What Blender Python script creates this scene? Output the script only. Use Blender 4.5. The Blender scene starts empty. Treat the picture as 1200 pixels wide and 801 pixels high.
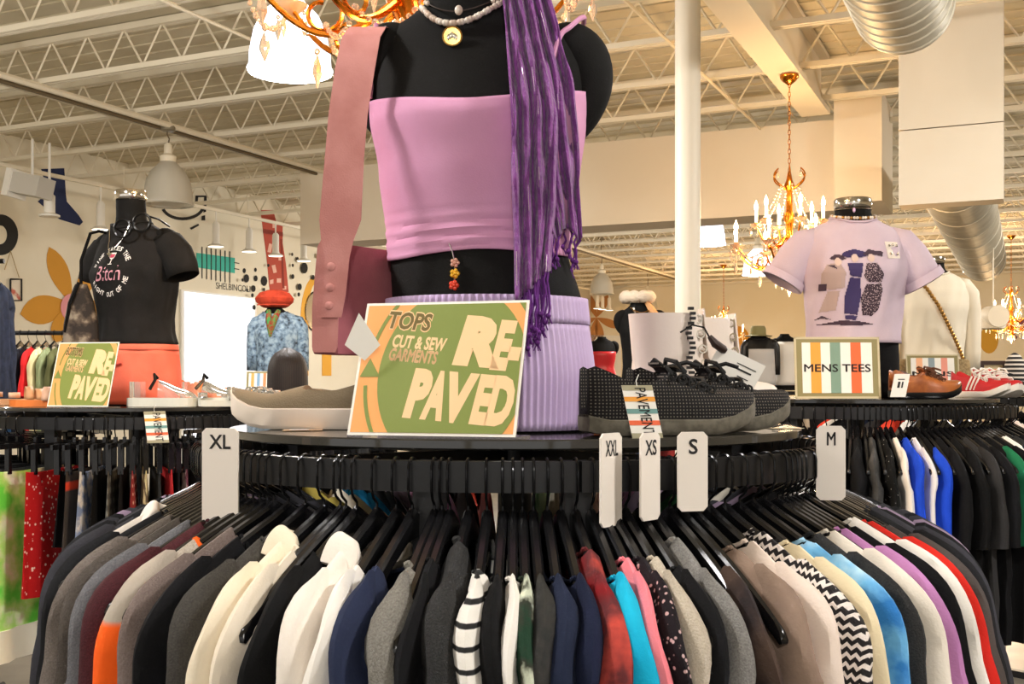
import bpy, math, random
from mathutils import Vector, Matrix
from mathutils.bvhtree import BVHTree
sc = bpy.context.scene
col = sc.collection
# ------------------------------------------------------------------ camera, world, exposure
F, H0, EYE = 1300.0, 448.0, 1.55            # focal length in pixels of the 1200 px frame, horizon row, eye height
cd = bpy.data.cameras.new('camera'); cam = bpy.data.objects.new('camera', cd); col.objects.link(cam)
cam.location = (0, 0, EYE); cam.rotation_euler = (math.pi/2, 0, 0)
cd.sensor_width = 36; cd.lens = F/1200*36; cd.shift_y = (H0-400.5)/1200; cd.clip_end = 200; cd.clip_start = .05
sc.camera = cam
sc.view_settings.view_transform = 'Standard'; sc.view_settings.look = 'None'
sc.view_settings.gamma = 1; sc.view_settings.use_curve_mapping = False
sc.view_settings.exposure = 0.0
w = bpy.data.worlds.new('daylight'); sc.world = w; w.use_nodes = True
w.node_tree.nodes['Background'].inputs[0].default_value = (1.0, .97, .93, 1)
w.node_tree.nodes['Background'].inputs[1].default_value = 1.1
DJ = Vector((-.907, .421, 0)); DP = Vector((.421, .907, 0))      # the building's two axes
LIGHTS = []
def light(name, loc, power, color=(1, .95, .88), r=.15):
    l = bpy.data.lights.new(name, 'POINT'); l.energy = power; l.color = color; l.shadow_soft_size = r
    o = bpy.data.objects.new(name, l); col.objects.link(o); o.location = loc
    return o
# ------------------------------------------------------------------ helpers
R = random.Random(7)
def P(px, py, d): return Vector(((px-600)/F*d, d, EYE-(py-H0)/F*d))
def srgb(h):
    if isinstance(h, str):
        h = h.lstrip('#'); c = [int(h[i:i+2], 16)/255 for i in (0, 2, 4)]
    else: c = h
    return tuple(x/12.92 if x <= .04045 else ((x+.055)/1.055)**2.4 for x in c)+(1,)
MATS = {}
def mat(name, c, rough=.7, metal=0, c2=None, pat='noise', scale=30, lo=.4, hi=.6, bump=.0, bscale=300, emit=0, trans=0, spec=.5, c3=None, alpha=1, sheen=0, dist=2.0, ior=1.45, coords='Object'):
    if name in MATS: return MATS[name]
    m = bpy.data.materials.new(name); MATS[name] = m; m.use_nodes = True
    nt = m.node_tree; b = nt.nodes['Principled BSDF']
    b.inputs['Base Color'].default_value = srgb(c); b.inputs['Roughness'].default_value = rough
    b.inputs['Metallic'].default_value = metal; b.inputs['Specular IOR Level'].default_value = spec
    b.inputs['IOR'].default_value = ior
    if trans: b.inputs['Transmission Weight'].default_value = trans
    if sheen: b.inputs['Sheen Weight'].default_value = sheen
    if alpha < 1: b.inputs['Alpha'].default_value = alpha
    if emit:
        b.inputs['Emission Color'].default_value = srgb(c); b.inputs['Emission Strength'].default_value = emit
    tc = nt.nodes.new('ShaderNodeTexCoord'); out = tc.outputs[coords]
    if c2 is not None:
        if pat == 'noise':
            t = nt.nodes.new('ShaderNodeTexNoise'); t.inputs['Scale'].default_value = scale; t.inputs['Detail'].default_value = 4; s = t.outputs['Fac']
        elif pat == 'voronoi':
            t = nt.nodes.new('ShaderNodeTexVoronoi'); t.inputs['Scale'].default_value = scale; s = t.outputs['Distance']
        elif pat in ('X', 'Y', 'Z', 'DIAG'):
            t = nt.nodes.new('ShaderNodeTexWave'); t.inputs['Scale'].default_value = scale; t.inputs['Distortion'].default_value = dist
            if pat == 'DIAG': t.bands_direction = 'DIAGONAL'
            else: t.bands_direction = pat
            s = t.outputs['Fac']
        elif pat == 'plaid':
            t = nt.nodes.new('ShaderNodeTexWave'); t.bands_direction = 'X'; t.inputs['Scale'].default_value = scale
            t2 = nt.nodes.new('ShaderNodeTexWave'); t2.bands_direction = 'Z'; t2.inputs['Scale'].default_value = scale
            nt.links.new(out, t2.inputs['Vector'])
            mx = nt.nodes.new('ShaderNodeMath'); mx.operation = 'MULTIPLY'
            nt.links.new(t.outputs['Fac'], mx.inputs[0]); nt.links.new(t2.outputs['Fac'], mx.inputs[1]); s = mx.outputs[0]
        elif pat == 'zigzag':
            sx = nt.nodes.new('ShaderNodeSeparateXYZ'); nt.links.new(out, sx.inputs[0])
            pp = nt.nodes.new('ShaderNodeMath'); pp.operation = 'PINGPONG'; pp.inputs[1].default_value = .005
            nt.links.new(sx.outputs['X'], pp.inputs[0])
            ad = nt.nodes.new('ShaderNodeMath'); ad.operation = 'ADD'
            nt.links.new(pp.outputs[0], ad.inputs[0]); nt.links.new(sx.outputs['Z'], ad.inputs[1])
            mu = nt.nodes.new('ShaderNodeMath'); mu.operation = 'MULTIPLY'; mu.inputs[1].default_value = scale
            nt.links.new(ad.outputs[0], mu.inputs[0])
            sn = nt.nodes.new('ShaderNodeMath'); sn.operation = 'SINE'; nt.links.new(mu.outputs[0], sn.inputs[0]); s = sn.outputs[0]; t = None
        elif pat == 'zsplit':
            sx = nt.nodes.new('ShaderNodeSeparateXYZ'); nt.links.new(out, sx.inputs[0])
            ad = nt.nodes.new('ShaderNodeMath'); ad.operation = 'ADD'; ad.inputs[1].default_value = 1.0; nt.links.new(sx.outputs['Z'], ad.inputs[0]); s = ad.outputs[0]; t = None
        elif pat == 'check':
            t = nt.nodes.new('ShaderNodeTexChecker'); t.inputs['Scale'].default_value = scale; s = t.outputs['Fac']
        if t is not None: nt.links.new(out, t.inputs['Vector'])
        r = nt.nodes.new('ShaderNodeValToRGB'); nt.links.new(s, r.inputs[0])
        e = r.color_ramp.elements; e[0].position = lo; e[0].color = srgb(c); e[1].position = hi; e[1].color = srgb(c2)
        if c3 is not None: k = e.new((lo+hi)/2); k.color = srgb(c3)
        nt.links.new(r.outputs[0], b.inputs['Base Color'])
    if bump:
        n = nt.nodes.new('ShaderNodeTexNoise'); n.inputs['Scale'].default_value = bscale; n.inputs['Detail'].default_value = 3
        nt.links.new(out, n.inputs['Vector'])
        bm = nt.nodes.new('ShaderNodeBump'); bm.inputs['Strength'].default_value = bump; bm.inputs['Distance'].default_value = .01
        nt.links.new(n.outputs['Fac'], bm.inputs['Height']); nt.links.new(bm.outputs[0], b.inputs['Normal'])
    return m
class MB:
    def __init__(s): s.v = []; s.f = []
    def add(s, vs, fs):
        n = len(s.v); s.v += [tuple(x) for x in vs]; s.f += [tuple(i+n for i in q) for q in fs]; return s
    def box(s, x0, x1, y0, y1, z0, z1, M=None):
        vs = [Vector((x, y, z)) for z in (z0, z1) for y in (y0, y1) for x in (x0, x1)]
        if M is not None: vs = [M @ v for v in vs]
        return s.add(vs, [(0, 2, 3, 1), (4, 5, 7, 6), (0, 1, 5, 4), (2, 6, 7, 3), (0, 4, 6, 2), (1, 3, 7, 5)])
    def rings(s, rings, closed=True, caps=True):
        n = len(rings[0]); vs = [p for r in rings for p in r]; fs = []
        for i in range(len(rings)-1):
            for j in range(n if closed else n-1):
                k = (j+1) % n; fs.append((i*n+j, i*n+k, (i+1)*n+k, (i+1)*n+j))
        if caps and closed:
            fs.append(tuple(reversed(range(n)))); b = (len(rings)-1)*n; fs.append(tuple(range(b, b+n)))
        return s.add(vs, fs)
    def tube(s, path, rad, n=6, up=None, flat=1.0):
        path = [Vector(p) for p in path]; rs = []
        if not isinstance(rad, (list, tuple)): rad = [rad]*len(path)
        px = None
        for i, p in enumerate(path):
            t = (path[min(i+1, len(path)-1)]-path[max(i-1, 0)])
            if t.length < 1e-9: t = Vector((0, 0, 1))
            t.normalize()
            if px is None:
                a = Vector(up) if up else (Vector((0, 0, 1)) if abs(t.z) < .9 else Vector((1, 0, 0)))
                px = t.cross(a).normalized()
            else:
                px = px - t*px.dot(t)
                if px.length < 1e-6: px = t.orthogonal()
                px.normalize()
            py = t.cross(px)
            rs.append([p+(px*math.cos(q*2*math.pi/n)+py*math.sin(q*2*math.pi/n)*flat)*rad[i] for q in range(n)])
        return s.rings(rs)
    def lathe(s, prof, n=20, c=(0, 0), caps=True):
        return s.rings([[(c[0]+r*math.cos(q*2*math.pi/n), c[1]+r*math.sin(q*2*math.pi/n), z) for q in range(n)] for r, z in prof], caps=caps)
    def ball(s, c, r, n=8, m=5, sc=(1, 1, 1)):
        c = Vector(c)
        return s.rings([[c+Vector((math.sin(math.pi*max(.03, min(.97, i/m)))*math.cos(q*2*math.pi/n)*sc[0], math.sin(math.pi*max(.03, min(.97, i/m)))*math.sin(q*2*math.pi/n)*sc[1], -math.cos(math.pi*i/m)*sc[2]))*r for q in range(n)] for i in range(m+1)])
    def prism(s, poly, fn, t=.001):
        """poly: 2D outline; fn(a,b,off)->3D point; front at off=t, back at 0"""
        n = len(poly); vs = [fn(a, b, t) for a, b in poly]+[fn(a, b, 0) for a, b in poly]
        fs = [tuple(range(n)), tuple(reversed(range(n, 2*n)))]+[(i, n+i, n+(i+1) % n, (i+1) % n) for i in range(n)]
        return s.add(vs, fs)
    def mesh(s, name, m=None, smooth=True):
        me = bpy.data.meshes.new(name); me.from_pydata([tuple(v) for v in s.v], [], s.f); me.update()
        if smooth:
            me.polygons.foreach_set('use_smooth', [True]*len(me.polygons))
            try: me.set_sharp_from_angle(angle=math.radians(42))
            except Exception: pass
        if m: me.materials.append(m)
        return me
    def build(s, name, m, parent=None, smooth=True):
        return link(name, s.mesh(name, m, smooth), parent)
def link(name, me, parent=None):
    o = bpy.data.objects.new(name, me); col.objects.link(o)
    if parent is not None: o.parent = parent
    return o
def tag(o, label=None, cat=None, group=None, kind=None):
    for k, v in (('label', label), ('category', cat), ('group', group), ('kind', kind)):
        if v: o[k] = v
    return o
def thing(name, label, cat, loc=(0, 0, 0), rz=0, group=None):
    o = bpy.data.objects.new(name, None); col.objects.link(o); o.location = loc; o.rotation_euler = (0, 0, rz)
    o.empty_display_size = .05
    return tag(o, label, cat, group)
KIDS = {}
def copy_tree(o, parent=None):
    c = o.copy(); col.objects.link(c); c.parent = parent
    for ch in [x for x in bpy.data.objects if x.parent == o]: copy_tree(ch, c)
    return c
def text_mesh(s, offset=.02, shear=0, spacing=1.0):
    bold = offset if 'M' in s else 0
    cu = bpy.data.curves.new('lettering', 'FONT'); cu.body = s; cu.offset = 0 if bold else offset; cu.shear = shear; cu.space_character = spacing; cu.resolution_u = 3
    ob = bpy.data.objects.new('lettering', cu); col.objects.link(ob)
    dg = bpy.context.evaluated_depsgraph_get(); me = bpy.data.meshes.new_from_object(ob.evaluated_get(dg))
    vs = [v.co.copy() for v in me.vertices]; fs = [tuple(p.vertices) for p in me.polygons]
    if bold:
        v0, f0 = list(vs), list(fs)
        for dx, dy in ((-1, 0), (1, 0), (0, 1), (0, -1)):
            n = len(vs); vs += [v+Vector((dx*bold, dy*bold, 0)) for v in v0]; fs += [tuple(i+n for i in f) for f in f0]
    bpy.data.objects.remove(ob); bpy.data.curves.remove(cu); bpy.data.meshes.remove(me)
    return vs, fs
def text_fit(s, x0, y0, x1, y1, offset=.02, shear=0, rot=0, spacing=1.0, keep=False):
    """flat lettering stretched to a box in 2D; returns 2D verts and faces"""
    vs, fs = text_mesh(s, offset, shear, spacing)
    a0, a1 = min(v.x for v in vs), max(v.x for v in vs); b0, b1 = min(v.y for v in vs), max(v.y for v in vs)
    out = []; cx, cy = (x0+x1)/2, (y0+y1)/2; cr, sr = math.cos(rot), math.sin(rot)
    for v in vs:
        x = x0+(v.x-a0)/(a1-a0)*(x1-x0)-cx; y = y0+(v.y-b0)/max(1e-6, b1-b0)*(y1-y0)-cy
        out.append((cx+x*cr-y*sr, cy+x*sr+y*cr))
    return out, fs
def clip(poly, x0, y0, x1, y1):
    def cut(ps, ins, inter):
        out = []
        for i, p in enumerate(ps):
            q = ps[i-1]
            if ins(p):
                if not ins(q): out.append(inter(q, p))
                out.append(p)
            elif ins(q): out.append(inter(q, p))
        return out
    def ix(x): return lambda p, q: (x, p[1]+(q[1]-p[1])*(x-p[0])/(q[0]-p[0]))
    def iy(y): return lambda p, q: (p[0]+(q[0]-p[0])*(y-p[1])/(q[1]-p[1]), y)
    for ins, it in ((lambda p: p[0] >= x0, ix(x0)), (lambda p: p[0] <= x1, ix(x1)), (lambda p: p[1] >= y0, iy(y0)), (lambda p: p[1] <= y1, iy(y1))):
        poly = cut(poly, ins, it)
        if not poly: return []
    return poly
def ell(cx, cy, rx, ry, n=40, a0=0, a1=2*math.pi):
    full = abs(a1-a0-2*math.pi) < 1e-6
    return [(cx+rx*math.cos(a0+(a1-a0)*i/(n if full else n-1)), cy+ry*math.sin(a0+(a1-a0)*i/(n if full else n-1))) for i in range(n)]
def arcband(cx, cy, rx, ry, w, a0, a1, n=20):
    return ell(cx, cy, rx, ry, n, a0, a1)+list(reversed(ell(cx, cy, rx-w, ry-w, n, a0, a1)))
def lerp(a, b, t): return a+(b-a)*t
def cat(path, rad, k=4):
    """Catmull-Rom resampling of a path and its radii"""
    P_ = [Vector(p) for p in path]; n = len(P_); op = []; orr = []
    for i in range(n-1):
        a, b, c, d = P_[max(0, i-1)], P_[i], P_[i+1], P_[min(n-1, i+2)]; ra, rb, rc, rd = rad[max(0, i-1)], rad[i], rad[i+1], rad[min(n-1, i+2)]
        for j in range(k):
            t = j/k; f = lambda a, b, c, d: .5*((2*b)+(c-a)*t+(2*a-5*b+4*c-d)*t*t+(3*b-a-3*c+d)*t**3)
            op.append(f(a, b, c, d)); orr.append(max(.001, f(ra, rb, rc, rd)))
    return op+[P_[-1]], orr+[rad[-1]]
def smooth(t): t = max(0, min(1, t)); return t*t*(3-2*t)
def interp(tab, x):
    if x <= tab[0][0]: return tab[0][1:]
    for a, b in zip(tab, tab[1:]):
        if x <= b[0]:
            t = (x-a[0])/(b[0]-a[0]); t = t*t*(3-2*t)*.5+t*.5
            return tuple(lerp(p, q, t) for p, q in zip(a[1:], b[1:]))
    return tab[-1][1:]
# ------------------------------------------------------------------ building shell
W0 = Vector((-5.3, 15.7, 0))
BM = Matrix.Translation(W0) @ Matrix(((.907, .421, 0, 0), (-.421, .907, 0, 0), (0, 0, 1, 0), (0, 0, 0, 1)))
BMI = BM.inverted()
ZC, ZJ = EYE+3.06, EYE+2.65
A1, B0, B1 = 24.0, -20.0, 18.0
RZ = math.atan2(-.421, .907)
def bwall(px, py, a=0.0):
    """point where the line of sight through a pixel meets the plane a = const of the building"""
    o = BMI @ Vector((0, 0, EYE)); d = (BMI.to_3x3() @ (P(px, py, 1)-Vector((0, 0, EYE))))
    t = (a-o.x)/d.x; return o+d*t
def bend(px, py, b):
    o = BMI @ Vector((0, 0, EYE)); d = (BMI.to_3x3() @ (P(px, py, 1)-Vector((0, 0, EYE))))
    t = (b-o.y)/d.y; return o+d*t
def bb(name, m, *args, parent=None, smooth=False):
    o = MB().box(*args).build(name, m, parent, smooth)
    if parent is None: o.matrix_world = BM
    return o
m_wall = mat('cream painted wall', '#ece4cf', .85, c2='#e6dcc4', scale=.6, bump=.05, bscale=40)
m_wallw = mat('warm painted wall', '#f5ead0', .85, c2='#f0e2c2', scale=.6)
m_ceil = mat('painted metal deck', '#d8cdb2', .8, c2='#cfc3a6', scale=1.2)
m_steel = mat('painted white steel', '#e9dfc8', .6)
m_soff = mat('off white drywall', '#f0e4cf', .85, c2='#ebddc6', scale=.8)
m_floor = mat('polished concrete floor', '#6f6a60', .35, c2='#5b564d', scale=3, bump=.02)
tag(bb('floor', m_floor, -.2, A1+.2, B0, B1+.2, -.1, 0), 'grey polished concrete floor of the shop', 'floor', kind='structure')
ce = bb('ceiling', m_ceil, -.2, A1+.2, B0, B1+.2, ZC, ZC+.1); tag(ce, 'cream painted metal roof deck above the joists', 'ceiling', kind='structure')
k = -19.5
rb = MB()
while k < 17.9:
    rb.box(0, A1, k, k+.05, ZC-.012, ZC+.001); k += .23
tag(rb.build('deck_rib', m_ceil, ce, False), kind='stuff')
wl = bb('wall_left', m_wall, -.2, 0, B0, B1+.2, 0, ZC); tag(wl, 'cream wall painted with shapes on the left', 'wall', kind='structure')
tag(bb('wall_back', m_wallw, 0, A1, B1, B1+.2, 0, ZC), 'warm cream wall at the far end of the shop', 'wall', kind='structure')
tag(bb('wall_right', m_wallw, A1, A1+.2, B0, B1+.2, 0, ZC), 'cream wall on the far right', 'wall', kind='structure')
# unseen shop front: low wall, piers and lintel, bays left open for sky light
fr = bb('wall_front', m_wall, 0, A1, B0, B0+.2, 0, .4); tag(fr, 'unseen shop front wall with wide bays left open for daylight', 'wall', kind='structure')
bb('lintel', m_wall, 0, A1, B0, B0+.2, 3.6, ZC, parent=fr)
for i in range(5): bb('pier', m_wall, i*A1/4-.2, i*A1/4+.2, B0, B0+.2, .4, 3.6, parent=fr)
# ------------------------------------------------------------------ roof joists
def joist_mesh():
    L = A1; web = MB(); n = int(L/.42); pth = []
    for i in range(n*2+1): pth.append((i*L/(2*n), 0, .035 if i % 2 == 0 else .365))
    for p, q in zip(pth, pth[1:]): web.tube([p, q], .011, 4)
    bc = MB().box(0, L, -.04, -.008, 0, .045).box(0, L, .008, .04, 0, .045)
    tc = MB().box(0, L, -.045, -.006, .345, .40).box(0, L, .006, .045, .345, .40)
    return bc.mesh('bottom_chord', m_steel, False), tc.mesh('top_chord', m_steel, False), web.mesh('web', m_steel, False)
bc, tc_, wb = joist_mesh()
s = -13.0
jl = 'white open-web roof joist with a zigzag steel rod under the deck'
while s < 17.8:
    b = s+.0
    j = thing('roof_joist', jl, 'joist', BM @ Vector((0, b, ZJ)), RZ, 'open-web roof joists under the deck')
    link('bottom_chord', bc, j); link('top_chord', tc_, j); link('web', wb, j)
    s += 1.17
def run(name, label, cat, m, a, b0, b1, z, r, group=None):
    o = MB().tube([(a, b0, z), (a, b1, z)], r, 6).build(name, m); o.matrix_world = BM
    return tag(o, label, cat, group)
m_dark = mat('dark painted conduit', '#6b5c44', .6)
a_c = (BMI @ P(0, 92, 9.6)).x
run('conduit', 'dark brown electrical conduit running under the joists on the left', 'conduit', m_dark, a_c, -9, 17, ZJ-.04, .02)
run('pipe', 'cream sprinkler pipe running beside the dark conduit', 'pipe', m_steel, a_c+.1, -9, 17, ZJ-.02, .03)
for q, px in ((3.2, 0), (6.0, 1), (8.9, 2), (12.0, 3), (15.2, 4)):
    run('bridging_bar', 'thin cream bridging bar crossing under the joists', 'steel bar', m_steel, q, -10, 17, ZJ-.012, .014, 'bridging bars between the joists')
# girder on the right
g0 = BMI @ P(956, 135, 10.4)
gd = thing('steel_girder', 'boxed cream girder running back to the bulkhead on the right', 'girder', BM @ Vector((g0.x, 0, EYE+2.5)), RZ)
m_gird = mat('cream girder paint', '#e8dcc4', .6)
MB().box(-.13, .13, -12, g0.y, 0, .05).build('lower_flange', m_gird, gd, False)
MB().box(-.05, .05, -12, g0.y, .05, .5).build('beam_web', m_gird, gd, False)
MB().box(-.13, .13, -12, g0.y, .5, .54).build('upper_flange', m_gird, gd, False)
# bulkhead
sa0 = (BMI @ P(352, 200, 13.98)).x; sb = (BMI @ P(700, 167, 12.3)).y; sa1 = (BMI @ P(1000, 134, 11.2)).x
so = bb('soffit', m_soff, sa0, sa1, sb, sb+.55, EYE+1.74, EYE+2.66); tag(so, 'long off white drywall bulkhead hanging below the joists', 'bulkhead', kind='structure')
c0 = BMI @ P(978, 112, 10.9); c1 = BMI @ P(1037, 112, 10.9)
bk = bb('bulkhead_pier', m_soff, c0.x, c1.x, c0.y-.05, c0.y+.9, EYE+1.75, EYE+2.82); tag(bk, 'square drywall pier at the end of the bulkhead', 'bulkhead', kind='structure')
p0 = BMI @ P(1053, 240, 8.4); p1 = BMI @ P(1177, 240, 8.4)
pn = thing('duct_panel', 'wide off white drywall panel boxed around the round duct', 'panel', BM @ Vector((p0.x, p0.y, EYE+1.34)), RZ)
wd = p1.x-p0.x
MB().box(0, wd, 0, .25, 0, .56).build('lower_board', m_soff, pn, False)
MB().box(0, wd, 0, .25, .568, ZC-EYE-1.34).build('upper_board', m_soff, pn, False)
# column
cl = MB().lathe([(.08, 0), (.08, ZJ+.3)], 28).build('steel_column', mat('column paint', '#f1e9d8', .5)); cl.location = P(806, 400, 7.0)*1; cl.location.z = 0
tag(cl, 'round cream steel column behind the boots', 'column')
# ducts
m_duct = mat('galvanised duct', '#c9c1ac', .5, metal=.35, c2='#b9b09a', scale=6)
m_seam = mat('duct seam', '#e4dcc8', .5, metal=.2)
def duct(label, pend, b_from, r, z, n, m=None):
    e = BMI @ pend
    t = thing('round_duct', label, 'duct', BM @ Vector((e.x, 0, z)), RZ)
    MB().rings([[(r*math.cos(q*math.pi/18), b, r*math.sin(q*math.pi/18)) for q in range(36)] for b in (b_from, e.y)]).build('pipe', m or m_duct, t)
    for i in range(n):
        b = lerp(b_from, e.y, (i+.6)/n)
        rr = [[((r+h)*math.cos(q*math.pi/18), b+o, (r+h)*math.sin(q*math.pi/18)) for q in range(36)] for o, h in ((-.012, -.002), (-.006, .006), (.006, .006), (.012, -.002))]
        MB().rings(rr, caps=False).build('seam', m_seam, t)
    return t
duct('large round spiral duct hanging overhead at the upper right', P(1060, 40, 6.5), (BMI @ P(1060, 40, 6.5)).y-4.5, .28, EYE+2.2, 30)
duct('round duct passing under the drywall panel on the right', P(1152, 305, 15.6), (BMI @ P(1105, 200, 8.75)).y, .30, EYE+1.72, 8)
# ------------------------------------------------------------------ pendant lamps
m_shade = mat('frosted acrylic shade', '#cfc9ba', .35, trans=.25)
m_lit = mat('lit acrylic shade', '#eef2ff', .4, emit=2.6)
m_cap = mat('lamp cap', '#8f8672', .5, metal=.5)
def pendant(d, px, zb, label, lit, power=0, name='pendant_lamp', group=None):
    x = (px-600)/F*d
    t = thing(name, label, 'lamp', (x, d, zb), 0, group)
    prof = [(.255, 0), (.262, .015), (.25, .03), (.245, .12), (.22, .25), (.17, .35), (.10, .42), (.075, .45)]
    MB().rings([[(r*math.cos(q*math.pi/14), r*math.sin(q*math.pi/14), z) for q in range(28)] for r, z in prof], caps=False).build('shade', m_lit if lit else m_shade, t)
    MB().lathe([(.08, .44), (.085, .50), (.045, .53), (.04, .62), (.02, .64)], 14).build('lamp_cap', m_steel, t)
    top = (ZC if name == 'pendant_lamp' and d != 11.4 else ZJ)-zb-.03
    MB().tube([(0, 0, .63), (.012, 0, lerp(.63, top, .3)), (-.012, 0, lerp(.63, top, .6)), (0, 0, top)], .008, 5).build('cord', m_dark, t)
    MB().lathe([(.06, top-.04), (.075, top-.03), (.075, top+.01)], 14).build('canopy', m_cap, t)
    if power: light('lamp_glow', (x, d, zb-.05), power)
    return t
pendant(11.4, 197, EYE+1.82, 'unlit frosted dome pendant above the black tee on the left', False)
pendant(6.8, 340, EYE+1.90, 'glowing white dome pendant behind the large chandelier', True, 260)
pendant(15, 828, EYE+1.86, 'glowing dome pendant half hidden by the column', True, 260)
pendant(19, 888, EYE+1.84, 'glowing dome pendant seen below the right chandelier arms', True, 260)
pendant(23.3, 705, EYE+1.85, 'frosted dome pendant far back beside the lilac skirt', False)
pendant(29, 759, EYE+1.88, 'frosted dome pendant far back left of the column', False)
pendant(31, 838, EYE+1.85, 'small frosted dome pendant far back right of the column', False)
for x, y in ((-2.2, 1.5), (2.4, .9), (4.6, 5.2), (-5.2, 6.5), (0, -3.0), (7.5, 11), (-.5, 18), (8, 19)):  # extra lit pendants added for overhead light
    if True: pendant(y, 600+F*x/y if abs(y) > .01 else 600, EYE+1.9, 'extra frosted dome pendant lamp added to light the shop from overhead', True, 260, group='extra dome pendants added over the shop floor')
# ------------------------------------------------------------------ chandeliers
m_gold = mat('polished brass', '#e08a2c', .22, metal=1.0)
m_cry = mat('cut crystal', '#ffe9d2', .03, trans=.75, ior=1.5)
m_candle = mat('ivory candle sleeve', '#fff3dc', .5, emit=1.6)
m_bulb = mat('glowing flame bulb', '#ffd9a0', .3, emit=30)
m_bob = mat('crystal dish', '#ffe4c2', .06, trans=.6)
def chandelier():
    t = thing('chandelier', 'x', 'chandelier')
    MB().lathe([(.008, .05), (.03, .07), (.055, .11), (.03, .16), (.045, .22), (.075, .28), (.045, .33), (.025, .40), (.03, .52), (.05, .57), (.028, .63), (.022, .78), (.045, .83), (.025, .88), (.012, .95)], 14).build('stem', m_gold, t)
    drop = MB(); 
    drop.rings([[(0.0015*math.cos(q*math.pi/3), .0015*math.sin(q*math.pi/3), 0) for q in range(6)], [(.011*math.cos(q*math.pi/3), .006*math.sin(q*math.pi/3), -.022) for q in range(6)], [(.014*math.cos(q*math.pi/3), .008*math.sin(q*math.pi/3), -.038) for q in range(6)], [(.001*math.cos(q*math.pi/3), .001*math.sin(q*math.pi/3), -.068) for q in range(6)]])
    drop.ball((0, 0, .007), .007, 6, 4)
    dm = drop.mesh('crystal_drop', m_cry, False)
    def put(parent, loc, s=1.0, rz=0):
        o = link('crystal_drop', dm, parent); o.location = loc; o.scale = (s, s, s); o.rotation_euler = (0, 0, rz); return o
    def strand(p, q, sag, n=12):
        b = MB()
        for i in range(n+1):
            u = i/n; c = Vector(p).lerp(Vector(q), u); c.z -= sag*4*u*(1-u)
            b.ball(c, .0075 if i % 3 else .010, 6, 4)
        return tag(b.build('bead_strand', m_cry, t, False), kind='stuff')
    ends = []
    for tier, (n, rad, z0, ze, off) in enumerate(((8, .46, .27, .33, .2), (6, .27, .42, .52, .6))):
        for i in range(n):
            a = off+i*2*math.pi/n; ca, sa = math.cos(a), math.sin(a)
            arm = MB(); pts = []
            for j in range(17):
                u = j/16; r = .04+(rad-.04)*u; z = z0-.11*math.sin(u*math.pi*1.05)*(1 if tier == 0 else .8)+(ze-z0)*u**3
                pts.append((r*ca, r*sa, z))
            arm.tube(pts, [.011-.004*j/16 for j in range(17)], 7)
            # a scroll under the arm
            sp = []
            for j in range(15):
                th = j/14*math.pi*1.7; rr = .055*(1-.45*j/14); c = rad*.52
                sp.append(((c+rr*math.cos(th+2.6))*ca, (c+rr*math.cos(th+2.6))*sa, z0-.05+rr*math.sin(th+2.6)))
            arm.tube(sp, .0065, 6)
            ao = arm.build('arm', m_gold, t)
            e = Vector((rad*ca, rad*sa, ze)); ends.append((tier, e))
            MB().lathe([(.012, ze-.02), (.05, ze+.012), (.054, ze+.018), (.015, ze+.012)], 12, (e.x, e.y)).build('candle_dish', m_bob, ao)
            MB().lathe([(.018, ze+.005), (.02, ze+.03), (.012, ze+.035)], 10, (e.x, e.y)).build('candle_cup', m_gold, ao)
            MB().lathe([(.0125, ze+.03), (.0125, ze+.13)], 10, (e.x, e.y)).build('candle', m_candle, ao)
            MB().lathe([(.006, ze+.128), (.017, ze+.15), (.016, ze+.17), (.006, ze+.20), (.001, ze+.215)], 10, (e.x, e.y)).build('bulb', m_bulb, ao)
            for k in range(3):
                b = a+(k-1)*2.0
                put(t, e+Vector((.046*math.cos(b), .046*math.sin(b), -.005-.012*k)), .95, b)
    low = [e for ti, e in ends if ti == 0]; up = [e for ti, e in ends if ti == 1]
    for i, e in enumerate(low):
        strand(e+Vector((0, 0, 0)), low[(i+1) % 8], .10, 18)
        m = (e+low[(i+1) % 8])/2; put(t, m+Vector((0, 0, -.115)), 1.25, i)
        put(t, Vector((e.x*.55, e.y*.55, .11)), 1.3, i)
        strand(Vector((e.x*.5, e.y*.5, .19)), Vector((low[(i+1) % 8].x*.5, low[(i+1) % 8].y*.5, .19)), .05, 10)
    for i, e in enumerate(up):
        strand(e, Vector((e.x*.25, e.y*.25, .84)), .03, 16)
        put(t, Vector((e.x*.45, e.y*.45, .33)), 1.1, i)
    for i in range(7):
        a = i*2*math.pi/7; put(t, (.06*math.cos(a), .06*math.sin(a), .07), 1.1, a)
    put(t, (0, 0, .05), 1.6)
    for i in range(6):
        a = i*math.pi/3+.3; ca, sa = math.cos(a), math.sin(a)
        pts = [((.02+.12*math.sin(u*2.4))*ca, (.02+.12*math.sin(u*2.4))*sa, .80+.17*u) for u in [j/10 for j in range(11)]]
        MB().tube(pts, .006, 6).build('crown_scroll', m_gold, t)
        put(t, Vector(pts[-1])+Vector((0, 0, -.01)), .8, a)
    return t
def chain(t, z0, z1):
    n = max(2, int((z1-z0)/.038))
    for i in range(n):
        z = lerp(z0, z1, (i+.5)/n); h = (z1-z0)/n*.62
        pts = [(.010*math.cos(q*math.pi/4), 0, z+h*math.sin(q*math.pi/4)) for q in range(9)]
        if i % 2: pts = [(0, p[0], p[2]) for p in pts]
        MB().tube(pts, .003, 4).build('chain_link', m_gold, t)
    MB().lathe([(.012, z1-.06), (.05, z1-.03), (.075, z1), (.075, z1+.02)], 16).build('ceiling_canopy', m_gold, t)
ch0 = chandelier()
ZCH = EYE+.76
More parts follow.
